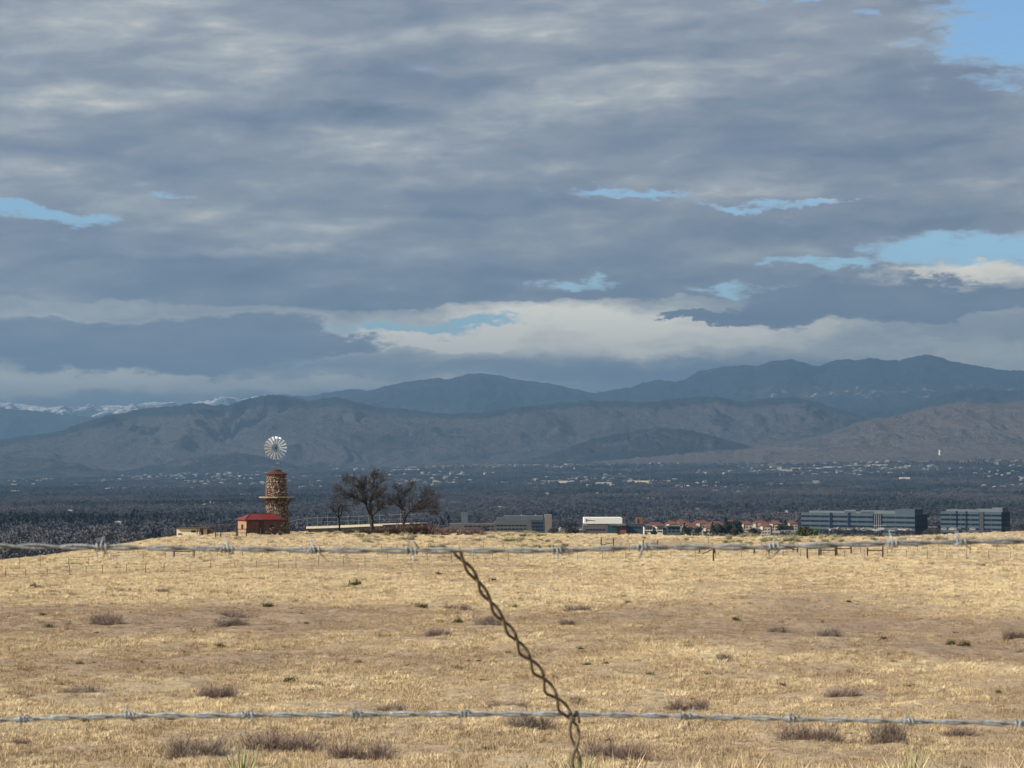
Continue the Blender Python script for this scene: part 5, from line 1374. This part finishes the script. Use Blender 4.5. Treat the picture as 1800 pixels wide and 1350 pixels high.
weeds = [bush_mesh('leaves', 90 + i,   .28, .26, 110, M['greenweed'], .020, .1) for i in range(3)] + [bush_mesh('leaves', 95 + i, .3, .18, 90, M['browntuft'], .016, .1) for i in range(2)]
GREEN = [(85, 1103, 16), (76, 1083, 14), (510, 1199, 22), (467, 1226, 16), (630, 1167, 16), (624, 1030, 26), (150, 1272, 24), (300, 1269, 24), (385, 1138, 18), (1017, 1142, 14),
         (1208, 1141, 22), (1104, 1062, 16), (742, 1070, 22), (283, 1196, 12), (1142, 1190, 20), (1243, 1188, 16), (1374, 1207, 16), (1755, 1218, 14), (1672, 1133, 18), (1696, 1136, 22),
         (1293, 1091, 16), (1032, 1170, 14), (955, 1305, 12), (1135, 1222, 14), (545, 1217, 14), (1600, 1209, 18), (60, 1034, 22), (20, 1345, 16), (470, 1068, 22), (1065, 1168, 14),
         (1492, 1060, 14), (1570, 1165, 12), (806, 1095, 18), (905, 1068, 12), (140, 1168, 14), (1415, 1163, 14), (865, 1022, 16), (770, 1010, 14), (1120, 1165, 14), (260, 1258, 18)]
for (px_, pb, wpx) in GREEN:
    p = drop(px_, pb, 30, 470); o = bpy.data.objects.new('green_weed', weeds[int(RNG.integers(0, 3))]); COL.objects.link(o); s_ = wpx * K * p.y / .40
    o.location = p; o.rotation_euler.z = float(RNG.uniform(0, 6)); o.scale = (s_, s_, s_ * .9)
    tag(o, 'small dull green weed clump on the dry slope', 'weed', 'small green weeds dotted over the slope')
for i in range(250):
    pxr = float(RNG.uniform(-30, 1830)); pyr = 985 + 350 * float(RNG.random()) ** 1.0
    p = drop(pxr, pyr, 30, 470); wpx = float(RNG.uniform(6, 17)) * (0.6 + .8 * (pyr - 985) / 350); s_ = wpx * K * p.y / .42
    o = bpy.data.objects.new('brown_weed', weeds[3 + i % 2]); COL.objects.link(o)
    o.location = p; o.rotation_euler.z = float(RNG.uniform(0, 6)); o.scale = (s_, s_, s_ * float(RNG.uniform(.5, .9)))
    tag(o, 'tiny dark brown weed tuft on the dry slope', 'weed', 'tiny brown weeds dotted over the slope')

# pale sage along the crest
sage = [bush_mesh('leaves', 110 + i, .7, .5, 150, M['sage'], .030, .1) for i in range(3)]
for i in range(210):
    pxr = float(RNG.choice([RNG.uniform(700, 1560), RNG.uniform(860, 1000), RNG.uniform(1280, 1480), RNG.uniform(620, 800), RNG.uniform(1560, 1800)])); 
    d = float(RNG.uniform(405, 468)) if RNG.random() < .85 else float(RNG.uniform(380, 420))
    p = on(pxr, d); s_ = float(RNG.uniform(.9, 2.2)); o = bpy.data.objects.new('sage_bush', sage[i % 3]); COL.objects.link(o)
    o.location = p; o.rotation_euler.z = float(RNG.uniform(0, 6)); o.scale = (s_, s_, s_ * float(RNG.uniform(.7, 1.1)))
    tag(o, 'pale grey-green sage bush on the golden crest of the field', 'shrub', 'sage bushes along the crest')
dkb = [bush_mesh('twigs', 130 + i, 1.6, 1.0, 420, M['brush'] if i else M['browntuft'], .05, .1) for i in range(2)]
DARKB = [(712, 930, 1.3), (726, 931, 1.3), (738, 932, 1.4), (751, 933, 1.3), (764, 934, 1.3), (778, 936, 1.1), (792, 937, 1.0), (806, 938, .9), (668, 930, .8), (683, 930, 1.0), (697, 930, 1.1), (822, 939, .8), (642, 930, .7), (841, 940, .9), (618, 931, .6)]
for i, (px_, py_, s_) in enumerate(DARKB):
    p = on(px_, 449 - (i % 3)); o = bpy.data.objects.new('thicket_bush', dkb[i % 2]); COL.objects.link(o); o.location = p - Vector((0, 0, .1)); o.scale = (s_ * 1.8, s_ * 1.2, s_ * 1.7)
    o.rotation_euler.z = i * 0.02
    tag(o, 'dark brown thicket bush below the reservoir wall and bare trees', 'shrub', 'dark thicket below the bare trees')
ev = crown_mesh('foliage', 77, 2.4, 2.6, 420, .34, M['citrus']); p = at(1426, 945, 520)
ec = empty('juniper_bush', p, label='dark green rounded juniper on the crest before the long office block', category='shrub')
o = bpy.data.objects.new('foliage', ev); COL.objects.link(o); o.parent = ec; o.scale = (1.1, 1, .75)
m = MB(); m.tube([(0, 0, -1), (0, 0, 1)], .12, 6); m.build('stem', M['bark'], ec)

# yuccas on the near brow
def yucca(px_, d, s_, label, seed):
    X_ = (px_ - 900) * K * d; p = Vector((X_, d, float(gz(X_, d)))); root = empty('yucca_plant', p, label=label, category='yucca', group='spiky yuccas on the near brow')
    rn = random.Random(seed); lm = []
    for v_ in range(3):
        m = MB(); L_ = .36
        vs = []
        for t, w_ in ((0, .010), (.5, .008), (1, .0008)):
            vs += [(-w_, .015 * math.sin(t * 2) * v_, t * L_), (0, .004 + .015 * math.sin(t * 2) * v_, t * L_), (w_, .015 * math.sin(t * 2) * v_, t * L_)]
        m.add(vs, [(0, 1, 4, 3), (1, 2, 5, 4), (3, 4, 7, 6), (4, 5, 8, 7)]); q = m.mesh('leaf'); q.materials.append(M['yucca']); lm.append(q)
    for i in range(70):
        o = bpy.data.objects.new('leaf', lm[i % 3]); COL.objects.link(o); o.parent = root
        a = rn.uniform(0, 6.28); e_ = rn.uniform(.05, 1.15); q = s_ * rn.uniform(.75, 1.1)
        dirv = Vector((math.cos(a) * math.sin(e_), math.sin(a) * math.sin(e_), math.cos(e_)))
        o.rotation_euler = dirv.to_track_quat('Z', 'Y').to_euler(); o.scale = (q, q, q); o.location = (dirv.x * .02, dirv.y * .02, 0)
yucca(428, 14.6, .78, 'spiky yucca peeping over the bottom edge, left of centre', 1)
yucca(1600, 14.6, .82, 'spiky yucca at the bottom edge right of centre', 2)
yucca(1020, 14.2, .72, 'spiky yucca at the bottom edge at the foot of the twisted stay', 3)

# pale stones lying on the slope
stm = MB(); rn = random.Random(3)
for i in range(170):
    pxr = rn.uniform(-20, 1820); pyr = 1045 + 300 * rn.random(); p = drop(pxr, pyr, 30, 470) if i < 420 else None
    s_ = rn.uniform(.012, .045) * (.6 + p.y / 200); stm.box((p.x, p.y, p.z + .03), (s_ * 2, s_ * 1.5, s_), rn.uniform(0, 3), .6)
tag(stm.build('pale_stones', M['cream']), kind='stuff')


# ------------------------------------------------------------------ near fence: two barbed strands and a twisted stay
def smooth_path(ctrl, d_of, n_):
    xs = [c[0] for c in ctrl]; ys = [c[1] for c in ctrl]; out = []
    x = np.linspace(xs[0], xs[-1], n_); y = np.interp(x, xs, ys)
    for _ in range(40): y = np.convolve(np.pad(y, 1, mode='edge'), [.25, .5, .25], 'valid')
    return [at(a, b, d_of(a)) for a, b in zip(x, y)]
def twisted(path, rad, half, r_, phase, wob=0.0, seed=0, n_=8):
    """two strands wound round a path; returns the two meshes' tubes"""
    rn = random.Random(seed); res = []
    L_ = [0.0]
    for a, b in zip(path[:-1], path[1:]): L_.append(L_[-1] + (b - a).length)
    for s_ in (0, math.pi):
        pts = []
        for i, p in enumerate(path):
            t = (path[min(i + 1, len(path) - 1)] - path[max(i - 1, 0)]).normalized()
            u = t.cross(Vector((0, 1, 0))).normalized(); v = t.cross(u)
            a = phase + math.pi * L_[i] / half + .5 * math.sin(L_[i] * 9 + seed) + s_
            q = rad * (1 + wob * math.sin(L_[i] * 17 + seed * 2))
            pts.append(p + u * q * math.cos(a) + v * q * math.sin(a))
        mb = MB(); mb.tube(pts, r_, n_); res.append(mb)
    return res
def barb_mesh(seed):
    rn = random.Random(seed); mb = MB()
    for s_ in (0, 1):
        off = .0028 * (s_ * 2 - 1) + rn.uniform(-.0012, .0012); a0 = rn.uniform(0, 6.28) ; pts = []; R_ = .0036; turns = 1.15 + .25 * rn.random(); L_ = rn.uniform(.010, .015)
        a1 = a0 + turns * 2 * math.pi
        tan0 = Vector((rn.uniform(-.6, .6), math.sin(a0), -math.cos(a0))).normalized(); p0 = Vector((off - .003, R_ * math.cos(a0), R_ * math.sin(a0)))
        pts.append(p0 + tan0 * L_); pts.append(p0 + tan0 * L_ * .4)
        for i in range(15):
            a = a0 + (a1 - a0) * i / 14; pts.append(Vector((off - .003 + .006 * i / 14, R_ * math.cos(a), R_ * math.sin(a))))
        tan1 = Vector((rn.uniform(-.6, .6), -math.sin(a1), math.cos(a1))).normalized(); p1 = pts[-1].copy()
        pts.append(p1 + tan1 * L_ * .4); pts.append(p1 + tan1 * L_)
        rr3 = [.0004] + [.00095] * (len(pts) - 2) + [.0004]; mb.tube(pts, rr3, 6)
    return mb.mesh('barb')
barbs = [barb_mesh(s_) for s_ in range(200, 206)]
DL, DU = 2.92, 2.70
low_ctrl = [(-900, 1280), (-300, 1272), (0, 1266), (120, 1261), (232, 1258), (435, 1257), (630, 1256), (815, 1255), (1005, 1255), (1205, 1259), (1392, 1264), (1595, 1268), (1800, 1272), (2300, 1280), (2700, 1284)]
up_ctrl = [(-900, 952), (-300, 956), (0, 960), (180, 962), (400, 965), (550, 967), (760, 968), (900, 968), (980, 968), (1130, 962), (1350, 962), (1565, 955), (1685, 953), (1800, 951), (2300, 940), (2700, 935)]
for nm_, ctrl, D_d, half, rad, wr, bpx, mt, label in (
        ('lower', low_ctrl, DL, .042, .00185, .00155, [-560, -350, -150, 45, 232, 435, 630, 815, 1205, 1392, 1595, 1790, 1985, 2180], 'galv',
         'lower of the two near barbed wires, crossing the picture below the field'),
        ('upper', up_ctrl, DU, .046, .0018, .00150, [-420, -230, -20, 180, 400, 550, 725, 980, 1130, 1360, 1565, 1685, 1880, 2070], 'galv_dull',
         'upper of the two near barbed wires, crossing in front of the windmill hill')):
    path = smooth_path(ctrl, lambda a: D_d, 1500); strands = twisted(path, rad, half, wr, 1.0, .12, 1 if nm_ == 'lower' else 2)
    root = empty('barbed_wire', path[750], label=label, category='barbed wire', group='near barbed wire strands')
    for s_ in strands: s_.build('strand', M[mt], root, None, True)
    rebase(root)
    xs = [c[0] for c in ctrl]; ys = [c[1] for c in ctrl]
    for i, b_ in enumerate(bpx):
        p = min(path, key=lambda q: abs(q.x - (b_ - 900) * K * D_d)); bo = bpy.data.objects.new('barb', barbs[(i * 2 + (nm_ == 'upper')) % 6])
        if len(bo.data.materials) == 0: bo.data.materials.append(M['galv'])
        COL.objects.link(bo); bo.parent = root; bo.location = p - root.location; bo.rotation_euler = (i * 1.1 + .4, 0, 0)
        q = 1.0 if nm_ == 'upper' else 1.05; bo.scale = (q, q, q)
for b_ in barbs: b_.shade_smooth()
DS = 2.86
sctrl = [(801, 966), (812, 985), (832, 1010), (850, 1040), (872, 1075), (897, 1110), (920, 1146), (945, 1180), (966, 1214), (990, 1246), (1003, 1262), (1010, 1285), (1012, 1315), (1014, 1350), (1014, 1420), (1012, 1560), (1010, 1800)]
yy = np.linspace(966, 1800, 900); xx = np.interp(yy, [c[1] for c in sctrl], [c[0] for c in sctrl])
for _ in range(60): xx = np.convolve(np.pad(xx, 1, mode='edge'), [.25, .5, .25], 'valid')
spath = [at(a, b, DS - .14 * max(0, (1255 - b) / 290.0) + .03) for a, b in zip(xx, yy)]
st = empty('twisted_stay', spath[300], label='rusty brown twisted wire stay leaning left from the lower wire to the upper', category='wire stay')
for s_ in twisted(spath, .0040, .033, .00175, .3, .28, 5): s_.build('strand', M['rust'], st, None, True)
kp_ = min(spath, key=lambda q: abs(proj(q.x, q.y, q.z)[1] - 1257))
m = MB(); pts = []
for i in range(40):
    a = i / 39 * 1.7 * 2 * math.pi; pts.append(Vector((kp_.x + .004 + (i / 39 - .3) * .012, kp_.y + .0075 * math.cos(a), at(1005, 1256, DL).z + .0058 * math.sin(a))))
m.tube(pts, .0018, 6); m.build('tie_loop', M['rust'], st, None, True)
rebase(st)

clean_tmp()
# ------------------------------------------------------------------ haze
hb = MB(); hb.box((0, 0, (1950 - 900) / 2), (176000, 176000, 1950 + 900))
hm = bpy.data.materials.new('valley_haze'); hm.use_nodes = True; t = NT(hm.node_tree); t.n.clear()
out = t.node('ShaderNodeOutputMaterial'); pv = t.node('ShaderNodeVolumePrincipled'); t.l.new(pv.outputs[0], out.inputs['Volume'])
pv.inputs['Color'].default_value = (0.23, 0.40, 0.62, 1); pv.inputs['Density'].default_value = 3.8e-5; pv.inputs['Anisotropy'].default_value = 0.2
hz = hb.build('haze', hm); tag(hz, kind='stuff')
